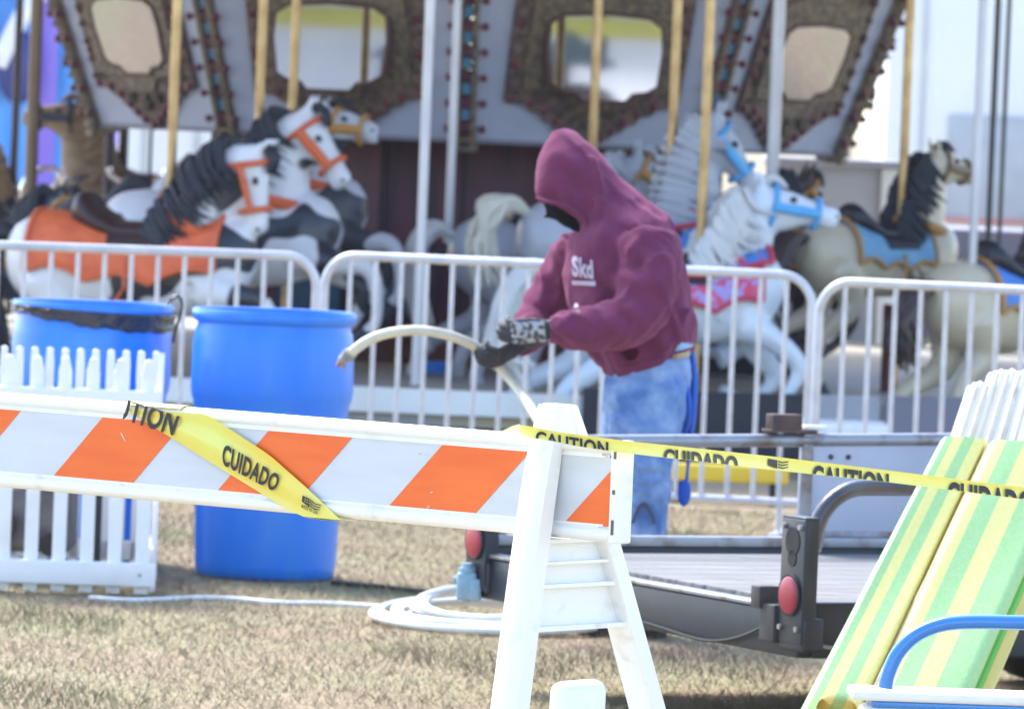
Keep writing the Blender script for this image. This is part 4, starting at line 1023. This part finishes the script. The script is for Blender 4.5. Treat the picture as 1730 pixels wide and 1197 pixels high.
# centre / right group
horse('pale horse with wavy white mane, blue bridle and lilac diamond blanket',1180,ZP(490,32.6),32.6,1.15,dict(neck=[(.10,.04),(.18,.20),(.23,.34),(.28,.43)],muz=(.62,.36),mane=.20,tail=[(-.66,.10),(-.78,.10),(-.86,-.06),(-.88,-.24),(-.80,-.36)],legs=HIND+[([(.18,.08,-.10),(.30,.10,-.16),(.44,.10,-.28),(.38,.10,-.42),(.30,.10,-.48)],-1),F_FOLD[1]]),whiteb,whiteh,whiteh,blk_l,lilac,red_t,sky_b,white_hf,gold,blk=(-.40,.24),bl_ang=98,upper=bluec)
horse('pale grey horse with arched neck and blue strap, middle row',1128,ZP(410,33.5),33.5,1.15,dict(neck=[(.08,.02),(.10,.22),(.12,.42),(.18,.55)],muz=(.40,.27),mane=.04,tail=[(-.64,.12),(-.74,.18),(-.84,.14),(-.87,.02),(-.82,-.14)],legs=HIND+F_FOLD,forelock=False),greyh,greyh,creamh,blk_l,bluec,red_t,sky_b,white_hf,gold,blk=(-.30,.18),upper=sky_b)
horse('small grey horse in the inner row behind the hood',993,ZP(438,34.4),34.4,1.08,dict(neck=[(.10,.02),(.14,.22),(.16,.40),(.22,.48)],muz=(.44,.34),mane=.18,legs=HIND+F_FOLD),greyh,greyh,whiteh,blk_l,navy,red_t,goldp,navy,gold,blk=(-.36,.0))
horse('dark brown horse with black mane, under the silver pole',1303,ZP(425,34.5),34.5,1.0,dict(neck=[(.06,.04),(.10,.20),(.12,.34),(.18,.42)],muz=(.34,.20),mane=.2,legs=HIND+F_FOLD),darkb,blackh,blackh,blk_l,navy,goldp,goldp,navy,steel,pole_r=.02)
horse('cream horse with black mane, tan face and pale blue blanket',1520,ZP(412,34.0),34.0,.95,dict(neck=[(.10,.04),(.15,.24),(.18,.42),(.24,.54)],muz=(.52,.47),mane=.20,tail=[(-.64,.08),(-.76,.10),(-.86,.02),(-.92,-.16),(-.90,-.34)],legs=HIND+F_FOLD),cream,blackh,darkb,blk_l,lblue,goldp,tan,navy,gold,blk=(-.44,.12))
horse('cream horse with dark tail, cut off by the right edge',1760,ZP(482,33.3),33.3,1.12,dict(neck=[(.10,.04),(.15,.24),(.20,.42),(.28,.52)],muz=(.54,.42),mane=.25,tail=[(-.66,.06),(-.76,.08),(-.84,-.02),(-.86,-.14),(-.80,-.24)],legs=[([(-.50,.09,-.05),(-.44,.10,-.22),(-.56,.10,-.34),(-.60,.10,-.52),(-.62,.10,-.60)],-1),HIND[1]]+F_FOLD),cream,darkb,darkb,blk_l,bluec,goldp,goldp,navy,steel,blk=(-.42,.1))
# left edge and far side
horse('dark horse with teal blanket in the inner row at far left',47,ZP(470,35.0),35.0,1.1,dict(TUCK,neck=[(.08,.02),(.14,.12),(.20,.22),(.28,.28)],muz=(.42,.12),mane=.24),M('horse_teal_dark',(.02,.035,.06),.4,col2=(.03,.02,.05),vs=5),blackh,blackh,blk_l,M('teal_cloth',(.03,.12,.16),.5),goldp,goldp,navy,M('bronze_pole',(.16,.10,.06),.4,metal=.3),pole_r=.034)
horse('tan horse facing left on the far side of the carousel',205,ZP(372,39.6),39.6,1.10,dict(neck=[(.12,.02),(.20,.20),(.24,.36),(.27,.48)],muz=(.56,.46),mane=.10,legs=HIND+F_FOLD),tan,tan,darkb,blk_l,M('violet_cloth',(.05,.03,.10),.6),navy,navy,navy,M('dark_pole',(.05,.03,.035)),yaw=R(176),pole_r=.03,group='carved carousel horses')
horse('tan horse body at the left edge on the far side',20,ZP(405,40.2),40.2,1.05,dict(neck=[(.12,.02),(.20,.20),(.24,.36),(.27,.46)],muz=(.5,.36),mane=.10,legs=HIND+F_FOLD),tan,tan,darkb,blk_l,M('violet_cloth',(.05,.03,.10)),navy,navy,navy,M('dark_pole',(.05,.03,.035)),yaw=R(168))

# chrome hoop of a far chariot
m=MB(); q=PZ(72,1.1,38.5)
m.tube([Vector((q.x+.12*math.cos(t)+.03*math.sin(t),q.y,1.13+.11*math.sin(t))) for t in [2*math.pi*k/24 for k in range(25)]],.016,8)
m.tube([Vector((q.x,q.y,1.02)),Vector((q.x+.02,q.y,PH))],.016,8)
o=build('chrome_hoop',m,M('chrome',(.8,.8,.82),.12,metal=1),loc=Vector((q.x,q.y,PH))); tag(o,'bright chrome hoop rail standing behind the paint horse rump','rail')
m=MB(); q=PZ(232,1.25,38.5)
m.tube([Vector((q.x+.17*math.cos(t),q.y,1.26+.10*math.sin(t))) for t in [math.pi+math.pi*k/16 for k in range(17)]],.016,8); m.tube([Vector((q.x,q.y,1.16)),Vector((q.x,q.y,PH))],.016,8)
o=build('chrome_hoop',m,M('chrome',(.8,.8,.82)),loc=Vector((q.x,q.y,PH))); tag(o,'curved chrome seat rail beside the left brass pole','rail')
# ------------------------------------------------------------ background
def ground_x(px,d): return PZ(px,1.0,d).x
# inflatable bounce castle at the left
ic=ground_x(20,56); t=thing('bounce_castle','blue and purple inflatable bounce castle behind the carousel','inflatable',(ic,57.5,0))
ib=M('inflatable_blue',(.10,.38,.85),.4,col2=(.08,.30,.75),vs=.8); ip=M('inflatable_purple',(.30,.20,.75),.4,col2=(.24,.15,.62),vs=.8)
for i,(px,r,mt,h) in enumerate(((-60,.5,ib,3.4),(30,.28,ib,3.2),(75,.22,ip,2.9),(125,.26,ib,3.0),(178,.20,ip,2.2),(210,.12,ip,2.0))):
    x=ground_x(px,56.2); m=MB(); m.tube(curve([Vector((x,56.2,z)) for z in (0,.2,.9,1.6,2.3,h)],3),[r*(.97+.05*math.cos(k*2.1)) for k in range(16)],20); build('column',m,mt,t)
m=MB(); m.bbox(Vector((ground_x(60,57),57.5,.45)),(1.9,1.6,.9),r=.15); build('base',m,ip,t)
m=MB(); m.bbox(Vector((ground_x(30,57.5),58.2,1.6)),(1.6,.25,3),r=.1); build('back_wall',m,ib,t)
m=MB(); q=Vector((ground_x(25,56),55.9,2.75)); m.tube(curve([q+Vector((-.6,0,-.4)),q+Vector((-.2,0,-.05)),q+Vector((.2,0,.1)),q+Vector((.6,0,-.1))]),.14,14); build('arch',m,M('inflatable_orange',(.8,.35,.15),.4),t)
m=MB(); m.ell(Vector((ground_x(22,55.5),55.7,1.9)),(.18,0,0),(0,.12,0),(0,0,.32)); build('mascot_panel',m,M('inflatable_navy',(.03,.04,.2),.5),t)
m=MB(); m.tube(curve([Vector((ground_x(-20,55),55.6,1.9)),Vector((ground_x(15,55),55.6,2.3)),Vector((ground_x(50,55),55.6,2.55))]),.08,10); build('white_tube',m,M('inflatable_white',(.8,.8,.82),.4),t)
# white stand with yellow stripe
def stand(px0,px1,d,z1,label,stripe,wh=(.80,.80,.80)):
    x0,x1=ground_x(px0,d),ground_x(px1,d); t=thing('food_stand',label,'stand',((x0+x1)/2,d+1,0))
    m=MB(); m.bbox(Vector(((x0+x1)/2,d+1,z1/2)),(x1-x0,2,z1),r=.03); build('body',m,M('stand_white',wh,.5,col2=tuple(k*.93 for k in wh),vs=1),t)
    m=MB(); m.bbox(Vector(((x0+x1)/2,d-.02,z1-.06)),(x1-x0+.02,.03,.10),r=.01); build('stripe',m,stripe,t)
    m=MB()
    for k in range(5):
        m.box(Vector((lerp(x0,x1,(k+.5)/5),d-.015,z1*.55)),(.04,.02,z1*.7))
    build('seam',m,M('seam_grey',(.55,.56,.58),.6),t)
    m=MB(); m.bbox(Vector((lerp(x0,x1,.4),d-.03,z1*.42)),((x1-x0)*.45,.03,z1*.3),r=.01); build('hatch',m,M('stand_hatch_grey',(.45,.47,.52),.5),t)  # hatch in a plain darker grey
    return t
stand(196,640,52,1.62,'white vending stand with a yellow stripe behind the left horses',M('yellow_stripe',(.75,.68,.12),.5))
t=stand(1490,2100,60,3.2,'tall white trailer behind the carousel at the right edge',M('white_trim',(.8,.8,.8),.5),(.82,.83,.86))
x0=ground_x(1590,59.9); m=MB(); m.bbox(Vector((x0+.8,59.93,.86)),(1.6,.03,.05),r=.01); build('red_stripe',m,M('faded_red',(.6,.25,.25),.5),t)
# stands either side of the lawn, outside the picture, seen in the ride's mirrors
for sx,lb in ((1,'white food stand with yellow awning stripe at the right of the lawn'),(-1,'white food stand with yellow awning stripe at the left of the lawn')):
    c_=Vector((CX+sx*12.6,18.2,0)); f_=Vector((-sx*.588,.809,0)); s_v=Vector((f_.y,-f_.x,0))
    t=thing('food_stand',lb,'stand',tuple(c_))
    m=MB(); m.bbox(c_-f_*1.2+UP*1.35,(5,2.2,2.7),(s_v,f_,UP),r=.03); build('body',m,M('stand_white',(.8,.8,.8)),t)
    m=MB(); m.bbox(c_-f_*.08+UP*2.36,(5.05,.05,.16),(s_v,f_,UP),r=.01); build('stripe',m,M('yellow_stripe',(.75,.68,.12)),t)
    m=MB(); m.bbox(c_-f_*.085+s_v*(-.1)+UP*1.9,(.35,.05,.34),(s_v,f_,UP),r=.05); m.bbox(c_-f_*.083+s_v*.32+UP*2.25,(.12,.04,.5),(s_v,f_,UP),r=.02); build('dark_mirror_shape',m,M('mirror_shape_brown',(.05,.04,.045),.7),t)  # dark shapes added out of view for the mirrors to reflect
    m=MB(); m.bbox(c_+f_*.25+UP*2.75,(5.2,.8,.05),(s_v,f_,UP),r=.02); build('awning',m,M('awning_green',(.05,.12,.10),.8),t)
    p_=c_+f_*2.2+s_v*.05
    t=thing('mirror_prop','unseen dark prop added for the mirrors to reflect, beside the '+('right' if sx>0 else 'left')+' food stand','mirror_prop',tuple(p_))  # umbrella-like prop, out of view, invented to put dark patches in the mirrors
    m=MB(); m.loft([(p_+UP*2.02,s_v*.42,f_*.42),(p_+UP*2.16,s_v*.20,f_*.20),(p_+UP*2.30,s_v*.03,f_*.03)],10); build('canopy',m,M('prop_green',(.02,.035,.035),.8),t)
    m=MB(); m.tube([p_,p_+UP*2.2],.02,8); build('pole',m,steel,t)
    m=MB(); m.ell(p_+s_v*.1+UP*1.62,s_v*.36,f_*.25,UP*.26,14,9); m.tube([p_+s_v*.1,p_+s_v*.1+UP*1.5],.12,10); build('prop_bundle',m,M('prop_brown',(.05,.035,.035),.9),t)
# distant tree line
tm=M('far_foliage',(.05,.08,.035),.9,col2=(.10,.12,.05),vs=1,bump=1,bs=3); bark=M('bark',(.10,.07,.05),.9)
rt=random.Random(3)
for i in range(9):
    x=-34+i*8.2+rt.uniform(-1,1); y=118+rt.uniform(-6,10); h=rt.uniform(6,9)
    t=thing('tree','leafy tree standing on the field far behind the carousel','tree',(x,y,0),group='distant trees behind the fairground')
    m=MB(); m.tube([Vector((x,y,0)),Vector((x+.1,y,h*.35)),Vector((x,y,h*.75))],[.28,.2,.06],8)
    for k in range(5):
        a=rt.uniform(0,6.28); m.tube([Vector((x,y,h*.35)),Vector((x+math.cos(a)*h*.2,y+math.sin(a)*h*.2,h*.65))],[.1,.03],6)
    build('trunk',m,bark,t)
    m=MB()
    for k in range(1500):
        a=rt.uniform(0,6.28); e=rt.uniform(-1,1); rr=(rt.random()**.45)*h*.33*(1+.25*math.sin(a*3+i)); 
        c_=Vector((x+math.cos(a)*math.sqrt(1-e*e)*rr,y+math.sin(a)*math.sqrt(1-e*e)*rr,h*.66+e*rr*.95)); u=Vector((rt.uniform(-1,1),rt.uniform(-1,1),rt.uniform(-1,1))).normalized()*.2; v=u.cross(Vector((rt.uniform(-1,1),1,.3))).normalized()*.14
        m.v+= [c_-u,c_-v,c_+u,c_+v]; n_=len(m.v); m.f.append((n_-4,n_-3,n_-2,n_-1)); m.mi.append(0)
    build('crown',m,tm,t,smooth=False)
# ------------------------------------------------------------ the worker
DP=21.15
def J(px,py,dd=0): return P(px,py,DP+dd)
PX=1/520.0
XR=Vector((1,0,0)); YD=Vector((0,1,0))
man=thing('person','person in a maroon hooded sweatshirt and jeans bending over a hose','person',(J(1090,800).x,DP,0))
def seg2(l,r,dr,dd=0,sk=0):      # section spanned by two outline points in the picture plane, depth radius dr
    a=J(l[0],l[1],dd); b=J(r[0],r[1],dd); c=(a+b)/2; return (c+YD*sk,(b-a)/2,YD*dr)
# body (one continuous figure under the clothes)
b=MB()
b.loft([seg2((1055,640),(1135,625),.12),seg2((1030,560),(1150,545),.15),seg2((1010,470),(1125,460),.17),seg2((985,410),(1105,400),.19),seg2((990,385),(1070,350),.12),seg2((975,370),(1035,330),.06),seg2((955,350),(1010,300),.06)],20)
hc=J(968,322); fwd=Vector((-.62,0,-.62)).normalized(); upv=Vector((-.62,0,.62)).normalized()
hs_=[(-.085,.05,.04),(-.06,.075,.062),(0,.095,.075),(.045,.095,.073),(.08,.075,.062),(.10,.05,.045)]
b.loft([(hc+fwd*t,upv*a,YD*c) for t,a,c in hs_],18)
b.ell(hc+fwd*.105-upv*.005,fwd*.03,YD*.014,upv*.022,10,6)           # nose
b.ell(hc+fwd*.085-upv*.055,fwd*.025,YD*.03,upv*.016,10,6)           # mouth
b.ell(hc+fwd*.06-upv*.085,fwd*.035,YD*.035,upv*.03,10,6)            # chin
for s_ in (-1,1): b.ell(hc+YD*s_*.072-fwd*.01,fwd*.02,YD*.012,upv*.03,8,6)
# arms
def arm(pts,rad): b.tube(curve([J(*p) for p in pts],5),list(np.interp(np.linspace(0,len(pts)-1,(len(pts)-1)*5+1),range(len(pts)),rad)),12)
arm([(1075,415,-.19),(1085,480,-.25),(1065,545,-.27),(1000,556,-.30),(925,556,-.30)],[.06,.055,.045,.04,.028])
arm([(1000,410,.17),(945,480,.20),(905,540,.17),(885,570,.06),(862,592,-.05)],[.06,.055,.045,.038,.028])
for dd in (-.1,.1):
    b.tube([J(1092,650,dd),J(1086 if dd<0 else 1064,790,dd),J(1090 if dd<0 else 1076,860,dd),J(1086,1045,dd),J(1080,1064,dd)],[.06,.042,.036,.036,.036],14)
body=build('body',organic(b,.014,4),dark_cl,man)
m=MB()
for s_ in (-1,1): m.ell(hc+fwd*.088+upv*.02+YD*s_*.030,fwd*.008,YD*.013,upv*.007,8,5)
build('eye',m,M('eye_white',(.4,.38,.36),.3),man)
# hoodie
h=MB()
h.loft([seg2((1022,634),(1172,592),.165),seg2((1008,612),(1176,566),.175),seg2((985,575),(1179,545),.185),seg2((962,520),(1166,495),.20),seg2((952,465),(1156,445),.22),
        seg2((955,430),(1148,402),.225),seg2((962,405),(1128,366),.20),seg2((972,386),(1094,338),.15),seg2((975,366),(1066,314),.125),seg2((962,345),(1043,292),.12),seg2((930,318),(1028,272),.118),seg2((908,288),(1012,255),.112),seg2((909,262),(997,242),.095),seg2((919,240),(978,226),.065),seg2((932,221),(958,217),.025)],28)
# hood front hanging to the rim
h.loft([seg2((908,268),(990,262),.10),seg2((903,300),(1005,300),.115),seg2((903,322),(1010,335),.118),seg2((905,336),(1012,372),.112),seg2((932,347),(1010,392),.09)],24)
def sleeve(pts,rad): h.tube(curve([J(*p) for p in pts],5),list(np.interp(np.linspace(0,len(pts)-1,(len(pts)-1)*5+1),range(len(pts)),rad)),18)
sleeve([(1092,405,-.17),(1098,465,-.235),(1072,535,-.27),(1010,552,-.30),(960,556,-.31),(934,557,-.31)],[.100,.100,.090,.075,.062,.046])
sleeve([(985,420,.15),(948,475,.20),(918,525,.19),(895,560,.10),(878,582,0.0)],[.09,.085,.075,.062,.040])
# wrinkles
for (x0,y0,x1,y1,dd,r) in ((1045,470,1100,400,-.285,.012),(1055,500,1120,430,-.30,.010),(1030,525,1075,470,-.325,.014),(985,540,1040,520,-.345,.014),(1000,575,1060,560,-.31,.012),(1130,560,1165,520,-.12,.016),(1060,600,1140,585,-.165,.012),(1012,430,1030,360,-.13,.014),(955,470,925,520,.12,.014),(965,440,940,480,.10,.012),(1020,600,1045,560,-.155,.012),(1090,540,1150,470,-.175,.012)):
    h.tube([J(x0,y0,dd),J((x0+x1)/2+4,(y0+y1)/2+5,dd),J(x1,y1,dd)],[r*.5,r,r*.5],8)
h.tube(curve([J(1000,262,-.10),J(1013,300,-.125),J(1013,345,-.135),J(1002,385,-.12)],5),.011,8); h.ell(J(968,533,-.345),XR*.035,YD*.02,UP*.014,10,6)
cut=MB(); cut.loft([(J(948,408,-.03),XR*.006+UP*.02,YD*.07),(J(948,394,-.03),XR*.045-UP*.02,YD*.095),(J(957,376,-.03),XR*.060-UP*.045,YD*.105),(J(966,362,-.01),XR*.048-UP*.040,YD*.088),(J(974,340,.01),XR*.038-UP*.028,YD*.075),(J(974,312,.01),XR*.025,YD*.045)],20)
cut.tube([J(1045,600,-.30),J(1068,592,-.13)],[.012,.035],12)
hd_=organic(h,.0105,5,cut)
rng=random.Random(5)
for i,v in enumerate(hd_.v):   # soft cloth irregularity
    n_=.006*math.sin(v.x*31+v.z*17)*math.sin(v.z*43+v.y*19)+.004*math.sin(v.x*70+v.z*55+v.y*30)
    hd_.v[i]=v+Vector((n_*.6,n_,n_*.3))
hd_=folds(hd_,.0080,11,(1,1,.6),3,lambda v: .35 if v.z>J(960,330).z else 1.0)
hoodie=build('hoodie',hd_,hood_m,man)
m=MB(); m.tube(curve([J(906,334,-.08),J(926,341,-.115),J(950,347,-.128),J(974,358,-.13),J(990,376,-.12),J(993,394,-.10)],6),.006,8); build('hood_seam',m,hood_m,hoodie)
m=MB(); m.tube([J(945,557,-.31),J(930,557,-.312)],[.047,.043],20,up=UP); build('cuff',m,hood_m,hoodie)
m=MB(); m.loft([seg2((1026,640),(1160,600),.165),seg2((1021,626),(1166,586),.170)],36,cap=False); build('hem_band',m,hood_m,hoodie)
# print on the chest: wrapped on the front left of the torso
from mathutils.bvhtree import BVHTree
bv=BVHTree.FromPolygons([v for v in hd_.v],[f for f in hd_.f])
def onhood(px,py,off=.011):
    r_=ray(px,py).normalized(); hit=bv.ray_cast(CAM,r_); q=hit[0] if hit[0] else J(px,py,-.2); return q-r_*off
m=MB()
def chest(u,v): x,y=quad((966,431),(1001,439),(1003,472),(967,467))(u,v); return onhood(x,y)
put_text(m,'Skd',chest,.045,slices=14)
m.rings([[onhood(lerp(966,1006,i/10),lerp(474,475,i/10)),onhood(lerp(966,1006,i/10),lerp(481,483,i/10))] for i in range(11)],False,False)
m.rings([[onhood(lerp(969,978,i/4),lerp(512+0,526,0) if i in(1,2,3) else 524),onhood(lerp(966,979,i/4),526)] for i in range(5)],False,False)
build('chest_print',m,print_w,hoodie)
# jeans
j=MB()
j.loft([seg2((1030,610),(1164,588),.155),seg2((1022,640),(1168,618),.165),seg2((1018,680),(1165,668),.17),seg2((1020,716),(1155,712),.165),seg2((1030,740),(1140,742),.14)],24)
def leg(pts): 
    secs=[]
    for x,y,dd,w_,dr in pts: c_=J(x,y,dd); secs.append((c_,XR*w_,YD*dr))
    j.loft(secs,18)
leg([(1092,650,-.09,.13,.09),(1088,720,-.09,.125,.095),(1086,770,-.09,.10,.085),(1092,800,-.09,.082,.08),(1096,830,-.09,.074,.075),(1092,870,-.09,.066,.070),(1090,950,-.09,.066,.068),(1088,1040,-.09,.068,.07),(1086,1060,-.09,.066,.07)])
leg([(1080,650,.09,.12,.09),(1070,720,.10,.11,.095),(1062,780,.10,.085,.085),(1070,830,.10,.072,.075),(1082,900,.10,.066,.070),(1084,1040,.10,.068,.07),(1084,1056,.10,.066,.07)])
for (x0,y0,x1,y1,dd,r) in ((1055,775,1122,788,-.17,.014),(1052,800,1120,812,-.165,.013),(1060,822,1118,832,-.16,.012),(1040,660,1070,710,-.165,.012),(1140,640,1110,690,-.16,.012),(1062,850,1110,846,-.155,.012),(1030,700,1090,735,-.17,.010)):
    j.tube([J(x0,y0,dd),J((x0+x1)/2,(y0+y1)/2+4,dd),J(x1,y1,dd)],[r*.4,r,r*.4],8)
jn=build('jeans',folds(organic(j,.0115,4),.0065,12,(1,1,.55),8),denim,man)
m=MB(); m.tube([J(1068+38*t_,884-34*math.sin(math.pi*t_),-.172+.0*t_) for t_ in [k/12 for k in range(13)]],.006,6); build('knee_patch_seam',m,M('dark_seam',(.08,.07,.10),.9),jn)
m=MB(); m.loft([seg2((1120,598),(1167,590),.145),seg2((1118,606),(1166,600),.147)],24,cap=False); build('belt',m,M('tan_belt',(.42,.31,.20),.7),jn)
m=MB(); m.loft([seg2((1118,597),(1172,583),.135),seg2((1116,580),(1168,560),.13)],24,cap=False); build('shirt_hem',m,M('light_blue_shirt',(.30,.45,.65),.8),man)
m=MB()
for dd in (-.09,.10): m.loft([(J(1060,1118,dd),XR*.13,YD*.05),(J(1062,1112,dd),XR*.13,YD*.052),(J(1066,1098,dd),XR*.10,YD*.05),(J(1084,1080,dd),XR*.06,YD*.055)],16)
# boots
for dd in (-.09,.10):
    bz=J(1070,1000,dd); bq=lambda x,z: Vector((bz.x+x,bz.y,z))
    m=MB(); m.loft([(bq(-.03,.004),XR*.145,YD*.048),(bq(-.03,.03),XR*.145,YD*.052),(bq(-.02,.06),XR*.12,YD*.05),(bq(.03,.10),XR*.065,YD*.052),(bq(.035,.15),XR*.058,YD*.05)],16); build('boot',m,M('boot_leather',(.05,.035,.025),.7,bump=.3),man)
# blue strap hanging at the back
sb=M('royal_blue_cloth',(.015,.10,.50),.7,bump=.4,bs=20)
st_=curve([J(1168,590,.02),J(1172,640,.03),J(1170,700,.03),J(1166,735,.02),J(1162,790,.0),J(1156,850,-.02)],5)
m=MB(); m.tube(st_,list(np.interp(np.linspace(0,5,26),range(6),[.022,.030,.026,.024,.010,.016])),10,flat=.5); m.ell(J(1156,832,-.02),XR*.022,YD*.012,UP*.045,10,7)
m.tube(curve([J(1158,650,-.06),J(1164,680,-.08),J(1162,715,-.06),J(1150,735,-.03)]),.010,8)
build('blue_strap',m,sb,man)
# gloves
def glove(wr,kn,wdir,ndir,curl,mat_,pat,grow=1.0,name='glove',thumb=1,spread=.021):
    wr,kn=Vector(wr),Vector(kn); f=(kn-wr).normalized(); wd=(wdir-f*wdir.dot(f)).normalized(); nd=f.cross(wd).normalized()
    if nd.dot(ndir)<0: nd=-nd
    g_=MB(); Lp=(kn-wr).length
    g_.loft([(wr-f*.045,wd*.036,nd*.030),(wr,wd*.032,nd*.026),(wr+f*Lp*.35,wd*.042,nd*.024),(wr+f*Lp*.8,wd*.046,nd*.021),(kn+f*.008,wd*.043,nd*.017)],16)
    tips=[]
    for i,(ln_,r) in enumerate(((.074,.0115),(.084,.012),(.078,.0115),(.062,.0100))):
        p=kn+wd*(i-1.5)*spread*1.0-f*.006*abs(i-1.4); a=curl[i][0]; pts=[p-f*.02,p]; 
        for k,sg in enumerate((.45,.32,.25)):
            a+= (0 if k==0 else curl[i][1]); dv=f*math.cos(a)-nd*math.sin(a); p=p+dv*ln_*sg*1.08; pts.append(p)
        g_.tube(curve(pts,4),[r*1.05]*5+[r]*8+[r*.9]*3+[r*.7],10)
    p=wr+f*Lp*.35+wd*thumb*.036-nd*.006; d1=(f*.65+wd*thumb*.55-nd*.5).normalized(); d2=(f*.75-nd*.62+wd*thumb*.05).normalized()
    g_.tube(curve([p-d1*.02,p+d1*.035,p+d1*.035+d2*.030,p+d1*.035+d2*.055],4),[.016]*5+[.0145]*4+[.013]*3+[.008],10)
    o=build(name,organic(g_,.0042,3),mat_,man)
    if pat:
        m=MB()
        top=[]
        for u in range(9):
            top.append([wr+f*Lp*(.08+.9*u/8)+wd*((v/8-.5)*.074)+nd*(.0275-.0125*abs(v/8-.5)*2*abs(v/8-.5)*2-.004*(u/8)) for v in range(9)])
        m.rings(top,False,False)
        for i in range(4):
            c_=kn+wd*(i-1.5)*spread+nd*.012; m.ell(c_,f*.016,wd*.010,nd*.007,10,6)
        build('back_print',m,glove_g,o)
    return o
# near (left) hand: back towards the camera and up, fingers dropping on the hose
glove(J(926,556,-.31),J(872,560,-.30),UP*.9-YD*.35+XR*.1,UP*.45-YD*.85,[(.25,.35),(.35,.42),(.45,.5),(.55,.55)],glove_m,True,thumb=-1,spread=.0195)
# far (right) hand gripping the hose
glove(J(878,582,-.05),J(840,604,-.115),UP*.60+XR*.45,-YD*.95+UP*.2,[(.5,.75),(.55,.8),(.6,.85),(.7,.85)],glove_m,False,thumb=-1,spread=.021)
# ------------------------------------------------------------ hose held in the hands
hp=[(588,600,-.14),(600,590,-.16),(622,575,-.16),(655,563,-.16),(700,558,-.16),(745,563,-.16),(785,576,-.12),(812,591,-.085),(838,614,-.062),(856,634,-.08),(874,655,-.14),(900,694,-.30),(930,748,-.55),(950,800,-.8),(958,850,-1.0)]
hpt=[J(x,y,dd) for x,y,dd in hp]
hz=thing('hose','cream rubber hose arching from the gloved hands toward the barrel','hose',tuple(hpt[4]))
m=MB(); m.tube(curve(hpt,6),.0165,12); build('tube',m,hose_m,hz)
m=MB(); a=hpt[0]; dv=(hpt[0]-hpt[1]).normalized(); m.tube([a-dv*.02,a+dv*.010],.021,14); m.tube([a+dv*.010,a+dv*.03],.017,14); m.tube([a-dv*.005,a+dv*.0],.024,14); build('clamp',m,worn_st,hz)
m=MB(); m.tube([a+dv*.03,a+dv*.05+UP*-.006],[.012,.009],10); m.tube([a+dv*.02+UP*-.01,a+dv*.02-UP*.035],[.006,.004],8); build('nozzle',m,M('copper_fitting',(.35,.20,.15),.5,metal=.4),hz)

# ------------------------------------------------------------ thin air
m=MB(); m.box((0,30,7.5),(1900,1900,17)); hzb=build('haze',m,None or bpy.data.materials.new('haze_air'),smooth=False); tag(hzb,kind='stuff')
hm=hzb.data.materials[0]; hm.use_nodes=True; hn=hm.node_tree.nodes; hn.remove(hn['Principled BSDF']); pv=hn.new('ShaderNodeVolumePrincipled')
pv.inputs['Color'].default_value=(.86,.88,.97,1); pv.inputs['Density'].default_value=.0003; hm.node_tree.links.new(pv.outputs[0],hn['Material Output'].inputs['Volume'])
